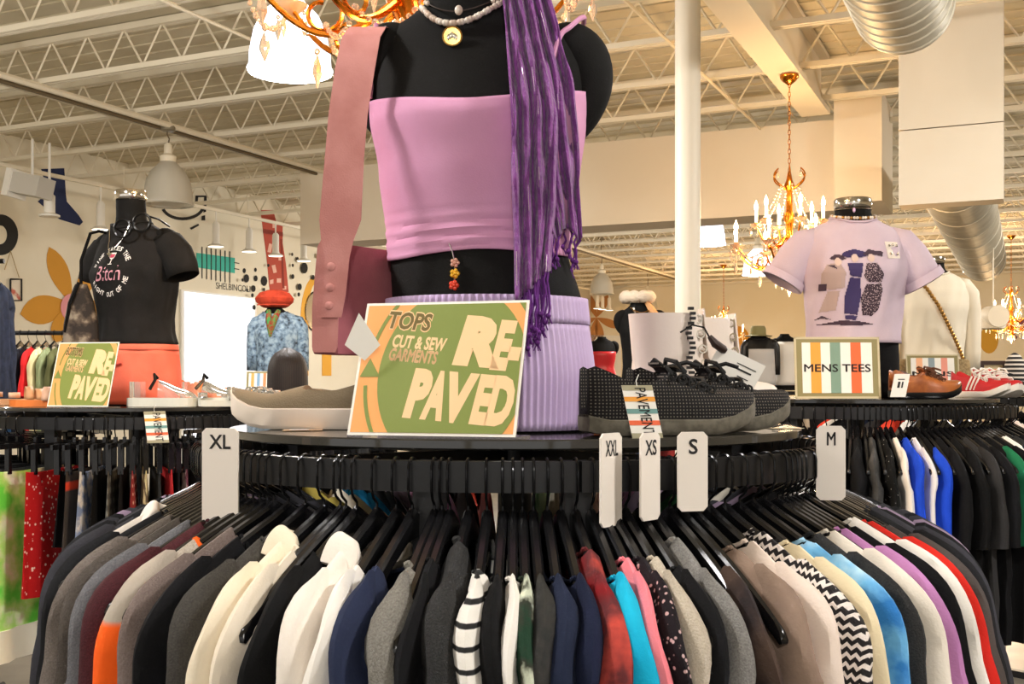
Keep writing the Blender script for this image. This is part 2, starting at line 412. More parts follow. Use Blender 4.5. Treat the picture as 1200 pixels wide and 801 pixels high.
spots = [(-.27, 3.0, 'large brass and crystal chandelier behind the headless mannequin', ZJ, 55), ((925-600)/F*9, 9.0, 'lit crystal candle chandelier hanging beside the lavender tee', EYE+2.49, 120),
         ((1185-600)/F*20, 20.0, 'lit chandelier far back at the right edge', ZJ, 260), ((848-600)/F*25, 25.0, 'lit chandelier glowing far back behind the white boots', ZJ, 260)]
chs = [ch0]+[copy_tree(ch0) for _ in spots[1:]]
for c, (x, y, lb, zt, pw) in zip(chs, spots):
    c.location = (x, y, ZCH); c['label'] = lb
    chain(c, .94, zt-ZCH-.02)
    light('chandelier_glow', (x, y, ZCH+.62), pw, (1, .66, .34), .12)
    light('chandelier_glow', (x, y, ZCH-.06), pw*.5, (1, .66, .34), .12)
# ------------------------------------------------------------------ round racks
m_black = mat('black powder coated steel', '#111113', .38)
m_top = mat('smoked glossy tabletop', '#2b2a28', .08, spec=.8)
m_edge = mat('tabletop edge', '#0e0e0e', .35)
m_plas = mat('glossy black plastic', '#101012', .22, spec=.6)
m_wire = mat('black hook wire', '#1b1b1d', .2, metal=.6)
RR = .533
class Rack: pass
def ring_box(mb, r0, r1, z0, z1, a0, a1, n):
    rs = []
    for i in range(n+1):
        a = a0+(a1-a0)*i/n; c, s = math.sin(a), -math.cos(a)
        rs.append([(r0*c, r0*s, z0), (r1*c, r1*s, z0), (r1*c, r1*s, z1), (r0*c, r0*s, z1)])
    return mb.rings(rs)
def rack(label, x, y, ztop, zbar, posts):
    t = thing('round_clothes_rack', label, 'clothes rack', (x, y, 0))
    for a0, a1 in ((math.radians(9), math.radians(190)), (math.radians(190.5), math.radians(368.5))):
        ring_box(MB(), RR-.009, RR+.009, zbar-.04, zbar, a0, a1, 48).build('rail', m_black, t)
    for a in posts:
        a = math.radians(a); c, s = math.sin(a), -math.cos(a)
        M = Matrix.Translation((c*(RR-.03), s*(RR-.03), 0)) @ Matrix.Rotation(a, 4, 'Z')
        MB().box(-.018, .018, -.02, .02, .06, zbar-.002, M).build('upright', m_black, t, False)
    for k in range(2):
        M = Matrix.Rotation(math.radians(40+90*k), 4, 'Z')
        MB().box(-RR+.01, RR-.01, -.012, .012, zbar-.034, zbar-.012, M).build('cross_bar', m_black, t, False)
    for k in range(4):
        M = Matrix.Rotation(math.radians(40+90*k), 4, 'Z')
        MB().box(0, .5, -.02, .02, 0, .035, M).build('foot', m_black, t, False)
    MB().lathe([(.03, .03), (.03, ztop-.012)], 14).build('post', m_black, t)
    MB().lathe([(.488, ztop-.014), (.49, ztop-.012), (.49, ztop-.002), (.488, ztop)], 72).build('tabletop', m_top, t)
    return t
Z_M, Z_L, Z_R = EYE-.0756, EYE-.083, EYE-.056
B_M, B_L, B_R = EYE-.101, EYE-.1126, EYE-.080
CM, CL, CR, C4, C5 = Vector((.005, 1.957, 0)), Vector((-1.38, 4.1, 0)), Vector((1.27, 4.1, 0)), Vector((2.45, 6.1, 0)), Vector((-1.75, 9.0, 0))
rack('round black rack with glossy top, nearest, crammed with tops', CM.x, CM.y, Z_M, B_M, (-13, 9, 120, 240))
rack('round black rack of bottoms behind on the left', CL.x, CL.y, Z_L, B_L, (-13, 30, 130, 230))
rack('round black rack of mens tees behind on the right', CR.x, CR.y, Z_R, B_R, (-40, 50, 130, 230))
rack('round black rack under the white sweater mannequin', C4.x, C4.y, Z_R, B_R, (-40, 50, 130, 230))
rack('round black rack under the denim jacket mannequin', C5.x, C5.y, Z_L, B_L, (-40, 50, 130, 230))
# ------------------------------------------------------------------ hangers
HN = .065                                              # neck of a hanger hangs this far below the top of the rail
def hz(u): u = abs(u); return -(.40*u+.70*u*u)
def hanger_meshes():
    b = MB(); rs = []
    us = [-.218, -.214, -.2, -.17, -.14, -.11, -.08, -.05, -.03, -.015, 0, .015, .03, .05, .08, .11, .14, .17, .2, .214, .218]
    for u in us:
        e = abs(u)/.218; h = .026-.010*e; z = hz(u)
        if abs(u) < .03: z = hz(.03)+(.03-abs(u))*.55; h += (.03-abs(u))*.4
        t = .0055 if abs(u) < .2 else .0045
        if abs(u) > .215: h *= .5; z -= .004
        z -= .001
        rs.append([(u, -t, z-h), (u, t, z-h), (u, t*1.15, z-.004), (u, t*.6, z), (u, -t*.6, z), (u, -t*1.15, z-.004)])
    b.rings(rs)
    hk = MB(); pts = [(0, 0, -.005), (0, 0, .008), (.010, 0, .016), (.0155, 0, .028), (.0155, 0, .052)]
    for i in range(1, 9):
        a = i/8*math.pi*1.05; pts.append((.0155*math.cos(a), 0, .054+.0145*math.sin(a)))
    pts.append((-.016, 0, .040))
    hk.tube(pts, .0019, 6)
    return b.mesh('shoulder_bar', m_plas), hk.mesh('hook', m_wire)
hb_me, hk_me = hanger_meshes()
def clip_hanger():
    b = MB().box(-.17, .17, -.004, .004, -.03, -.014).box(-.012, .012, -.005, .005, -.03, .002)
    c = MB()
    for s in (-1, 1): c.box(s*.13-.012, s*.13+.012, -.009, .009, -.075, -.012)
    return b.mesh('bar', m_plas, False), c
cb_me, _ = clip_hanger()
cc_me = MB().box(-.007, .007, -.008, .008, -.108, -.012).mesh('clip', m_plas, False)
def frame(center, zbar, th):
    th = math.radians(th)
    o = Vector((center.x+RR*math.sin(th), center.y-RR*math.cos(th), zbar-HN))
    return o, th-math.pi/2
def put_hanger(center, zbar, th, label, group, kind='shoulder', dz=0):
    o, rz = frame(center, zbar, th); o.z += dz
    t = thing('clothes_hanger', label, 'hanger', o, rz, group)
    link('hook', hk_me, t)
    if kind == 'shoulder': link('shoulder_bar', hb_me, t)
    else:
        link('bar', cb_me, t)
        for s in (-1, 1): c = link('clip', cc_me, t); c.location = (s*.13, 0, 0)
    return t
# ------------------------------------------------------------------ garments on hangers
def body_mesh(rnd, g, T, U, hem, dipf, inner=.42, tank=False):
    NU, NV = 26, 13; mb = MB(); ph = [rnd.uniform(0, 6.3) for _ in range(4)]; A = rnd.uniform(.004, .009)
    idx = {}; zh = hz(g)+.005
    us = [-U*math.cos(math.pi*i/(NU-1)) if False else lerp(-U, U, i/(NU-1)) for i in range(NU)]
    vs = []; fs = []
    for side in (1, -1):
        for i, u in enumerate(us):
            if abs(u) < g: zt = zh-(dipf if side > 0 else .022)*math.sqrt(max(0, 1-(u/g)**2))
            else: zt = hz(u)+.005-.020*smooth((abs(u)-.155)/.05)
            k = lerp(inner, 1, smooth((u+.12)/.24))
            for j in range(NV):
                dep = ((j/(NV-1))**1.7)*(hem+zt)
                z = zt-dep; x = u*(1+.06*smooth(dep/.35))
                th = T*k*(1-math.exp(-dep/.028))*math.sqrt(max(.05, 1-(abs(u)/U)**8))+.0052*min(1, .3+dep/.01)
                fold = k*A*min(1, dep/.12)*(math.sin(u*46+ph[0]+z*3)+.6*math.sin(u*90+ph[1]-z*6))
                drag = k*.004*min(1, dep/.05)*math.sin(z*38+u*18+ph[2])
                vs.append((x, side*th+fold+drag, z))
    n = NU*NV
    for s0 in (0, n):
        for i in range(NU-1):
            for j in range(NV-1):
                q = (s0+i*NV+j, s0+(i+1)*NV+j, s0+(i+1)*NV+j+1, s0+i*NV+j+1)
                fs.append(q if s0 else tuple(reversed(q)))
    for j in range(NV-1):
        for i, fl in ((0, 0), (NU-1, 1)):
            q = (i*NV+j, i*NV+j+1, n+i*NV+j+1, n+i*NV+j); fs.append(q if fl else tuple(reversed(q)))
    for i in range(NU-1):
        if abs(us[i]) >= g-1e-6 and abs(us[i+1]) >= g-1e-6 or abs((us[i]+us[i+1])/2) >= g:
            fs.append((i*NV, (i+1)*NV, n+(i+1)*NV, n+i*NV))
    mb.add(vs, fs)
    rim = []
    for sd in (1, -1):
        gg = g-.002; rim.append([Vector((x, sd*.006, (hz(x)+.006 if abs(x) >= g else zh+.001-(dipf if sd > 0 else .022)*math.sqrt(max(0, 1-(x/g)**2))))) for x in [-gg*math.cos(q*math.pi/20) for q in range(21)]])
    return mb, rim
def sleeve_mesh(rnd, T, length, sgn, flare=.06, a0=.074):
    k = 1.0 if sgn > 0 else .45
    al = math.radians(24); u, z = .105, hz(.105)-a0*.90; path = [(u, z, al)]
    for i in range(3): u += .011*math.cos(al); z -= .011*math.sin(al); path.append((u, z, al))
    a1 = math.radians(88)-flare
    for i in range(9):
        al = lerp(math.radians(24), a1, smooth((i+1)/9)); u += .0085*math.cos(al); z -= .0085*math.sin(al); path.append((u, z, al))
    while -z < length: u += .035*math.cos(a1); z -= .035*math.sin(a1); path.append((u+.003*math.sin(z*40), z, a1))
    rs = []; ph = rnd.uniform(0, 6); ph2 = rnd.uniform(0, 6)
    for i, (u, zz, al) in enumerate(path):
        nx, nz = math.sin(al), math.cos(al)
        a = a0*(1-.16*min(1, i/22))*(.9 if i == 0 else 1); b = T*k*smooth((i+1)/7)+.0045
        wob = .006*k*math.sin(i*.55+ph)*min(1, i/8); ring = []
        for j in range(20):
            t = j*math.pi/10; cc, ss = math.cos(t), math.sin(t)
            wr = 1+.16*math.sin(i*.9+j*.8+ph2)*min(1, i/8)
            ring.append((sgn*(u+nx*a*cc), b*(abs(ss)**.8)*(1 if ss > 0 else -1)*wr+wob, zz+nz*a*cc))
        rs.append(ring)
    return MB().rings(rs, caps=True)
def hang(center, zbar, th, m, label, cat, name, group=None, style='tee', g=.09, T=.015, sleeve=.36, seed=None, sm=None, cm=None, hl=None, hg=None, hem=.66, dip=.07, bare=True, lift=0):
    rnd = random.Random(seed if seed is not None else int(th*100)+11)
    o, rz = frame(center, zbar, th); rz += math.radians(rnd.uniform(-1.2, 1.2))
    if hl:
        h = put_hanger(center, zbar, th, hl, hg); h.rotation_euler[2] = rz
    t = thing(name, label, cat, o, rz, group)
    U = .200; flare = rnd.uniform(.02, .10)+(.10 if th > 20 else 0)
    body, rim = body_mesh(rnd, g, T, U, hem, dip)
    body.build('body', m, t)
    if style != 'tank' and sleeve > 0:
        sleeve_mesh(rnd, T, sleeve, 1, flare).build('sleeve', sm or m, t)
        sleeve_mesh(rnd, T, sleeve, -1, flare*.4).build('sleeve', sm or m, t)
    if style in ('tee', 'hood'):
        r = .003 if style == 'tee' else .0055
        nb = MB(); lp = rim[0]+list(reversed(rim[1])); lp.append(lp[0]); nb.tube(lp, r, 6); nb.build('neckband', cm or m, t)
    elif style == 'shirt':
        rs = []
        lp = rim[0]+list(reversed(rim[1]))
        c = MB(); ring = []
        for p in lp:
            sd = 1 if p.y > 0 else -1
            ring.append([p, p+Vector((p.x*.03, sd*.002, .010)), p+Vector((p.x*.12, sd*.007, .014)), p+Vector((p.x*.28, sd*.014, .004)), p+Vector((p.x*.45, sd*.018, -.022))])
        ring.append(ring[0]); c.rings(ring, closed=False, caps=False)
        co = c.build('collar', cm or m, t); sl = co.modifiers.new('thick', 'SOLIDIFY'); sl.thickness = .003; co.modifiers.new('soft', 'SUBSURF').levels = 1
    return t
def fab(name, c, **k):
    k.setdefault('rough', .9); k.setdefault('bump', .12); k.setdefault('bscale', 260); k.setdefault('spec', .2); k.setdefault('sheen', .0)
    return mat('fabric '+name, c, **k)
def knit(name, c, c2): return fab(name, c, c2=c2, scale=420, lo=.3, hi=.7, bump=.35, bscale=420)
HL, HG = 'black plastic hanger hooked on the nearest round rack', 'black hangers on the nearest rack'
def G(th, name, label, cat, m, **k):
    return hang(CM, B_M, th, m, label, cat, name, hl=HL, hg=HG, **k)
m_blk = fab('black', '#0b0b0c'); m_blk2 = fab('soft black', '#101012'); m_char = knit('charcoal', '#343433', '#252526'); m_navy = fab('navy', '#1d2438')
m_white = fab('white', '#efeae2'); m_cream = fab('cream', '#e9dcc3'); m_blush = fab('blush cream', '#eadccf')
G(-1.8, 'shirt', 'plain black top hanging just left of the slim white one', 'shirt', m_blk, g=.13)
G(-1.0+.6, 'shirt', 'slim bright white top at the middle front of the rack', 'shirt', m_white, g=.13, T=.010)
G(.9, 'shirt', 'tropical leaf print shirt in green, white and yellow', 'shirt', fab('tropical', '#1f3a2a', c2='#cfd6c0', c3='#33352c', pat='noise', scale=22, lo=.42, hi=.62), g=.13, T=.012)
G(-.2+2.6, 'shirt', 'charcoal long sleeve top in front of the tropical print', 'shirt', fab('graphite', '#33322f', c2='#2b2b2a', scale=60), g=.15, T=.017)
G(4.3, 'shirt', 'dark navy tee, left of two navy tops', 'shirt', m_navy, g=.13, T=.018)
G(6.2, 'shirt', 'dark navy tee, right of two navy tops', 'shirt', fab('deep navy', '#171d33'), g=.13, T=.013)
G(8.3, 'blouse', 'crimson feather print blouse near the middle', 'blouse', fab('feather', '#7d1016', c2='#c14a3e', c3='#5b2a2c', scale=16, lo=.35, hi=.7), g=.08, T=.02)
G(10.6, 'shirt', 'bright turquoise tee beside the feather print blouse', 'shirt', fab('turquoise', '#12a7cf', c2='#1fb4d8', scale=9), g=.13, T=.021)
G(12.2, 'shirt', 'coral pink top next to the turquoise tee', 'shirt', fab('coral pink', '#f0858f'), g=.10, T=.010)
G(13.7, 'blouse', 'dark floral print blouse', 'blouse', fab('dark floral', '#c9aaa8', c2='#1d181c', pat='voronoi', scale=110, lo=.22, hi=.30), g=.10, T=.011)
G(15.6, 'shirt', 'oatmeal linen top right of the dark floral', 'shirt', knit('oatmeal', '#cabfae', '#b5a996'), g=.10, T=.016)
G(17.6, 'shirt', 'black top squeezed between oatmeal and heather grey tops', 'shirt', m_blk2, g=.12, T=.012)
G(19.6, 'sweater', 'heather grey sweater right of the oatmeal top', 'sweater', knit('heather', '#8b8985', '#6d6b68'), g=.07, T=.018, style='hood')
G(22.4, 'shirt', 'brown mesh print shirt behind the bare hanger arm', 'shirt', fab('brown print', '#4a3b33', c2='#2a2324', scale=18), g=.19, T=.012, sleeve=.3)
G(26.2, 'sweater', 'taupe brown sweater right of the bare hanger', 'sweater', fab('taupe', '#8b7667', c2='#806c5e', scale=20), g=.09, T=.020, sleeve=.6)
G(29.2, 'shirt', 'pale blush long sleeve top', 'shirt', fab('pale blush', '#e4d3c6'), g=.08, T=.018, sleeve=.6)
G(32.2, 'sweater', 'black and white zigzag knit sweater with red rows', 'sweater', mat('zigzag knit', '#1a1617', .9, c2='#e9dfd8', pat='zigzag', scale=560, lo=.05, hi=.25, bump=.4, bscale=200), g=.06, T=.020, sleeve=.6)
G(35.2, 'shirt', 'butter cream tee beside the zigzag sweater', 'shirt', fab('butter', '#e6d6b2'), g=.09, T=.015, sleeve=.6)
G(38.2, 'shirt', 'blue tie dye tee', 'shirt', fab('tie dye', '#2f74b8', c2='#bfe0f0', c3='#6fb1de', scale=11, lo=.38, hi=.62), g=.09, T=.016, sleeve=.5)
G(41.2, 'shirt', 'charcoal tee right of the blue tie dye', 'shirt', m_char, g=.08, T=.016, sleeve=.4)
G(44.4, 'sweater', 'off white fleece sweater left of the lilac top', 'sweater', fab('off white', '#e6ddcf'), g=.08, T=.017, sleeve=.6)
G(47.4, 'shirt', 'orchid lilac top on the right', 'shirt', fab('orchid', '#b77db0'), g=.08, T=.012, sleeve=.36)
G(50.4, 'shirt', 'black tee right of the lilac top', 'shirt', m_blk, g=.08, T=.015, sleeve=.45)
G(53.8, 'sweater', 'white sweater next to the red top on the right', 'sweater', fab('milk', '#e9e3da'), g=.07, T=.016, sleeve=.6)
G(57.0, 'shirt', 'tomato red top on the right side', 'shirt', fab('tomato', '#c9281d'), g=.08, T=.010, sleeve=.34)
G(60.2, 'shirt', 'dark taupe grey tee at the right end', 'shirt', fab('dark taupe', '#4b4541'), g=.10, T=.014, sleeve=.4)
# left flank
G(-4.0, 'shirt', 'white tee with thin black stripes', 'shirt', mat('thin stripes', '#ece8e0', .9, c2='#1b1b1b', pat='Z', scale=14, lo=.8, hi=.9, dist=0, bump=.1), g=.12, T=.016)
G(-6.6, 'hoodie', 'charcoal wool hoodie left of the striped tee', 'hoodie', m_char, g=.06, T=.021, style='hood', dip=.12)
G(-9.2, 'shirt', 'black tank squeezed beside the charcoal hoodie', 'shirt', m_blk2, g=.10, T=.010)
G(-11.4, 'sweater', 'heather grey wool sweater left of the charcoal hoodie', 'sweater', knit('grey wool', '#8a8780', '#6a675f'), g=.11, T=.023, style='hood', dip=.1)
G(-14.6, 'shirt', 'navy blue tee right of the white tees', 'shirt', fab('ink navy', '#252c43'), g=.12, T=.017)
G(-17.0, 'shirt', 'small white tee with a crew neck beside the navy tee', 'shirt', m_white, g=.12, T=.015)
G(-20.0, 'shirt', 'white button shirt with a folded collar', 'shirt', fab('soft white', '#ece3d8'), g=.075, T=.020, style='shirt', sleeve=.6)
G(-23.2, 'shirt', 'black tee between the white shirt and cream blouses', 'shirt', m_blk, g=.10, T=.017)
G(-26.0, 'blouse', 'ivory blouse right of the cream collared blouse', 'blouse', fab('ivory', '#e6dac6'), g=.09, T=.016, sleeve=.6)
G(-28.8, 'blouse', 'cream blouse with a pointed collar', 'blouse', m_cream, g=.07, T=.018, style='shirt', sleeve=.6)
G(-32.4, 'sweater', 'dark charcoal knit sweater left of the cream blouse', 'sweater', knit('dark charcoal', '#45423d', '#34322f'), g=.08, T=.022, sleeve=.6)
G(-35.8, 'shirt', 'black tee left of the dark charcoal sweater', 'shirt', m_blk2, g=.08, T=.016, sleeve=.5)
G(-39.0, 'sweater', 'mauve taupe sweater beside the orange trimmed top', 'sweater', knit('mauve taupe', '#7f716b', '#6c5f5a'), g=.07, T=.016, sleeve=.6)
m_org = fab('orange', '#f2601c')
G(-42.6, 'sweatshirt', 'light grey sweatshirt with orange collar and lower sleeves', 'sweatshirt', knit('marl grey', '#b3a99b', '#958b7e'), g=.10, T=.026, sleeve=.6, style='hood', sm=fab('two tone sleeve', '#f2601c', c2='#aba193', pat='zsplit', lo=.862, hi=.866), cm=m_org)
G(-46.4, 'sweater', 'burgundy sweater on the left side', 'sweater', knit('burgundy', '#4a1f24', '#35161a'), g=.06, T=.030, sleeve=.6)
G(-50.0, 'sweater', 'steel grey sweater left of the burgundy one', 'sweater', knit('steel grey', '#77777a', '#5f5f62'), g=.07, T=.014, sleeve=.6)
G(-53.4, 'sweater', 'brown grey sweater at the left end', 'sweater', knit('brown grey', '#57504a', '#46403b'), g=.07, T=.017, sleeve=.6)
G(-57.0, 'sweater', 'warm grey cardigan furthest left on the near rack', 'cardigan', knit('warm grey', '#7a716a', '#645c56'), g=.07, T=.015, sleeve=.6)
G(-67.0, 'shirt', 'white sleeveless shirt whose collar pokes up at the left end', 'shirt', fab('chalk', '#e5dcd2'), g=.07, T=.010, style='shirt', sleeve=0)
# the far side of the ring
HID = [('#2c5b3a', 'deep green'), ('#d9d2c2', 'bone white'), ('#8e7b8f', 'dusty mauve'), ('#c79ac0', 'soft pink'), ('#b9a64f', 'mustard'), ('#1a1a1c', 'jet black'), ('#35353a', 'slate'), ('#9a2f2c', 'brick red'), ('#1c86c0', 'sky blue'), ('#c2a98a', 'tan')]
def filler(th, i, center, zbar, hl, hg, where, cat='shirt'):
    c, nm = HID[i % len(HID)]
    return hang(center, zbar, th, fab(nm, c), '%s top hanging %s' % (nm, where), cat, 'shirt', group='%s tops %s' % (nm, where), hl=hl, hg=hg, g=R.uniform(.06, .1), T=.013, sleeve=.36, hem=.5)
i = 0
for th in list(range(64, 112, 4))+list(range(-62, -112, -4)):
    if th == -66: continue
    dk = [5, 6, 5, 2, 6, 5, 6][i % 7]; filler(th+R.uniform(-.5, .5), dk, CM, B_M, HL, HG, 'on the flanks of the nearest rack'); i += 1
order = [5, 4, 1, 8, 5, 2, 3, 3, 5, 7, 6, 0, 1, 5, 9, 3, 2, 5, 0, 5, 1]
for k in range(21):
    filler(248-k*6.7+R.uniform(-1, 1), order[k], CM, B_M, HL, HG, 'on the far side of the nearest rack')
# extra empty hangers crowded at both flanks
for th in (-58.9, -60.5, -63.5, -64.8, -44.4, -48.2, -51.6, -55.2, -25, -10.3, -40.8, 24.2, 56, 62, 63.2, 66.2, 70.3, 74.2, 78.2, 48.9, 45.9, 82, -70, -74, -78, -82):
    put_hanger(CM, B_M, th, HL, HG)
# ------------------------------------------------------------------ mannequins and what they wear
FEM = [(0, 0, 0, .160, .115), (.087, 0, 0, .163, .120), (.208, -.002, 0, .150, .108), (.276, -.014, 0, .141, .098), (.317, -.016, 0, .140, .098), (.411, -.013, -.004, .155, .112), (.479, -.016, -.008, .165, .118),
       (.533, -.014, -.002, .170, .100), (.575, -.012, .004, .176, .086), (.61, -.014, .006, .165, .070), (.635, -.02, .006, .135, .062), (.655, -.03, .004, .092, .058), (.675, -.034, .002, .064, .055), (.70, -.036, 0, .056, .052), (.76, -.038, -.002, .054, .051)]
MAL = [(0, 0, 0, .150, .110), (.12, 0, 0, .155, .112), (.25, 0, 0, .150, .105), (.36, 0, 0, .158, .110), (.46, 0, -.004, .172, .118), (.54, 0, 0, .182, .105), (.585, 0, .004, .185, .088), (.612, 0, .006, .165, .076), (.634, 0, .006, .125, .066), (.652, 0, .004, .085, .060), (.67, 0, .002, .066, .058), (.74, 0, 0, .062, .056)]
def sect(tab, h): return interp(tab, h)
def surf(tab, h, phi, off=0):
    cx, cy, rx, ry = sect(tab, h)
    return Vector((cx+(rx+off)*math.cos(phi), cy+(ry+off)*math.sin(phi), h))
def front(tab, h, lx, off=0):
    cx, cy, rx, ry = sect(tab, h); u = max(-.97, min(.97, (lx-cx)/rx))
    return cy-ry*math.sqrt(1-u*u)-off
def torso(tab, h0, h1, n=44, m=36):
    return MB().rings([[surf(tab, lerp(h0, h1, i/m), q*2*math.pi/n) for q in range(n)] for i in range(m+1)])
def shell(tab, f0, f1, off, n=64, m=22, fold=None):
    rs = []
    for i in range(m+1):
        r = []
        for q in range(n):
            phi = q*2*math.pi/n; h = lerp(f0(phi), f1(phi), i/m)
            o = off(h, phi) if callable(off) else off
            if fold: o += fold(h, phi)
            r.append(surf(tab, h, phi, o))
        rs.append(r)
    return MB().rings(rs, caps=False)
def thick(o, t=.003): s = o.modifiers.new('thick', 'SOLIDIFY'); s.thickness = t; s.offset = -1; return o
m_man = mat('black jersey mannequin', '#131211', .85, bump=.15, bscale=500, spec=.2)
m_chrome = mat('brushed chrome cap', '#d9d2c8', .12, metal=1.0)
def neck_cap(tab, t, h, tilt=0):
    cx, cy, rx, ry = sect(tab, h); r = rx+.004
    o = MB().lathe([(r-.002, h-.003), (r, h), (r, h+.028), (r-.004, h+.034), (.004, h+.036)], 30, (cx, cy)).build('neck_cap', m_chrome, t)
    return o
def mannequin(label, loc, rz, tab, arms=True, h1=.76, cap=True):
    t = thing('mannequin', label, 'mannequin', loc, rz)
    torso(tab, 0, h1).build('torso', m_man, t)
    if arms:
        for s in (-1, 1):
            MB().tube(*cat([(s*.11-.012, .004, .606), (s*.138-.012, .004, .606), (s*.160-.012, .004, .585), (s*.167-.012, .004, .548), (s*.162-.012, .002, .505), (s*.154-.012, 0, .47), (s*.150-.012, 0, .452)], [.03, .042, .046, .043, .032, .016, .004], 5), 20).build('shoulder_cap', m_man, t)
    if cap: neck_cap(tab, t, h1)
    return t
MX = Vector((-.038, 1.76, Z_M))
mannequin('black headless female mannequin standing on the nearest rack', MX, 0, FEM)
def ML(px, py, d=1.76): p = P(px, py, d)-MX; return p     # main mannequin's local frame from a line of sight
m_lil = fab('lilac pink jersey', '#d69dbf', bump=.06, bscale=400, c2='#d196b8', scale=8)
hemf = lambda p: .272+.004*math.sin(p*3)+.004*math.cos(p)
topf = lambda p: .496+.008*math.cos(p)+.026*abs(math.cos(p))**1.5 if math.sin(p) < 0 else .52
def crease(h, p):
    k = max(0, 1-abs(h-.30)/.05)
    return .003*k*math.sin(h*330+math.sin(p*2)*1.5)*(.4+.6*max(0, -math.sin(p)))+.0012*math.sin(p*9+h*30)
ct = thing('crop_top', 'lilac pink square neck crop top on the near mannequin', 'crop top', MX)
thick(shell(FEM, hemf, topf, lambda h, p: .005, 80, 40, crease).build('body', m_lil, ct))
for px0, py0, px1, py1, sx in ((437, 122, 443, 40, -1),):
    a = ML(px0, py0); b = ML(px1, py1); pts = []
    for i in range(10):
        u = i/9; lx = lerp(a.x, b.x, u); h = lerp(a.z, b.z, u); pts.append((lx, front(FEM, min(h, .62), lx, .010)*(1-.0*u), h))
    pts[-1] = (b.x, -.02, b.z+.008); pts += [(b.x, .03, b.z+.012), (b.x*.98, .085, .60), (b.x*.95, .105, .53)]
    MB().tube(pts, .0042, 8).build('strap', m_lil, ct)
pts = [Vector((p.x, y, p.z)) for p, y in ((ML(640, 118, 1.66), -.095), (ML(646, 80, 1.68), -.082), (ML(656, 44, 1.70), -.066), (ML(668, 32, 1.71), -.052), (ML(680, 25, 1.76), -.015), (ML(684, 27, 1.8), .03), (ML(676, 60, 1.86), .09))]
MB().tube(*cat(pts, [.0042]*7, 4), 8).build('strap', m_lil, ct)
# skirt
m_rib = fab('lavender rib knit', '#cbb6d8', c2='#c3acd1', scale=10, bump=.05)
sk = thing('ribbed_skirt', 'lavender ribbed knit skirt on the near mannequin', 'skirt', MX)
ribf = lambda h, p: .0016*math.sin(p*95)+(.0015 if h > .168 else 0)
thick(shell(FEM, lambda p: .003, lambda p: .165, .006, 560, 14, ribf).build('skirt_body', m_rib, sk), .002)
thick(shell(FEM, lambda p: .1655, lambda p: .207, .0075, 560, 5, ribf).build('waistband', m_rib, sk), .002)
# scarf
m_scarf = mat('purple crinkle scarf', '#853f8d', .75, c2='#642c70', pat='noise', scale=40, lo=.35, hi=.7, bump=.6, bscale=70, sheen=.3)
m_fringe = fab('purple fringe', '#64307a')
sf = thing('fringed_scarf', 'purple crinkled scarf with silver threads and long fringe', 'scarf', MX)
def scarf_sheet(xl, xr, y0, y1, off, per, seed, end):
    rnd = random.Random(seed); n, m = 70, 60; rs = []; ph = rnd.uniform(0, 6)
    for i in range(m+1):
        y = lerp(y0, y1, i/m); row = []
        for j in range(n+1):
            s = j/n; a = interp(xl, y)[0]; b = interp(xr, y)[0]
            sw = s+.035*math.sin(y*.03+s*7+ph)*math.sin(s*math.pi)
            px = lerp(a, b, sw); yy = y+end(s)*(i/m)**2
            p = ML(px, yy); h = p.z; lx = p.x
            f = front(FEM, max(.16, min(h, .60)), min(lx, .155), 0)
            if h > .60: f = lerp(f, -.055, smooth((h-.60)/.1))
            fold = .013*math.sin(s*per*2*math.pi+ph+.9*math.sin(y*.012+ph))+.0045*math.sin(s*per*5.3*math.pi+y*.02)+.003*math.sin(y*.09+s*11)
            row.append(Vector((lx, f-off-fold, h)))
        rs.append(row)
    top = rs[0]; pre = []
    for k in range(8, 0, -1):
        u = k/8; pre.append([Vector((v.x*(1-.1*u)-.012*u, lerp(v.y, .075, smooth(u)), v.z+.05*math.sin(u*math.pi)-.03*u)) for v in top])
    return pre+rs
la = scarf_sheet([(-70, 606), (0, 596), (160, 622), (300, 645)], [(-70, 634), (0, 640), (60, 655), (120, 668), (200, 676), (300, 682)], -70, 278, .014, 3, 3, lambda s: 8*math.sin(s*9))
lb_ = scarf_sheet([(-70, 598), (0, 587), (60, 593), (160, 599), (300, 604), (400, 606)], [(-70, 628), (0, 622), (160, 650), (250, 648), (330, 642), (400, 634)], -70, 338, .030, 3.5, 8, lambda s: 22*(1-s)-14*s)
for q in (la, lb_): thick(MB().rings(q, closed=False, caps=False).build('scarf_panel', m_scarf, sf), .0025)
th_ = MB(); rnd = random.Random(9)
for sheet in (la, lb_):
    for k in range(16):
        j = rnd.randrange(2, 69); i = rnd.randrange(8, 20)
        while i < 66:
            n = rnd.randrange(3, 9); q = [sheet[min(len(sheet)-1, i+d)][j]+Vector((0, -.0035, 0)) for d in range(n)]
            th_.tube(q, .0006, 4); i += n+rnd.randrange(3, 12)
tag(th_.build('silver_thread', mat('silver thread', '#e6dbe6', .25, metal=.8), sf), kind='stuff')
fm = MB(); rnd = random.Random(4)
for sheet, ln, n in ((la, .038, 12), (lb_, .075, 22)):
    row = sheet[-1]
    for k in range(n):
        p = row[int((k+.5)/n*(len(row)-1))]; q = [Vector(p)]; L = ln*rnd.uniform(.75, 1.2)
        for i in range(1, 7): q.append(q[-1]+Vector((rnd.uniform(-.003, .003)-.0008, rnd.uniform(-.003, .001), -L/6)))
        fm.tube(q, .0017, 5); fm.ball(q[-1], .0042, 6, 4)
        for s in range(3): fm.tube([q[-1], q[-1]+Vector((rnd.uniform(-.006, .006), 0, -.012))], .001, 4)
tag(fm.build('fringe', m_fringe, sf), kind='stuff')
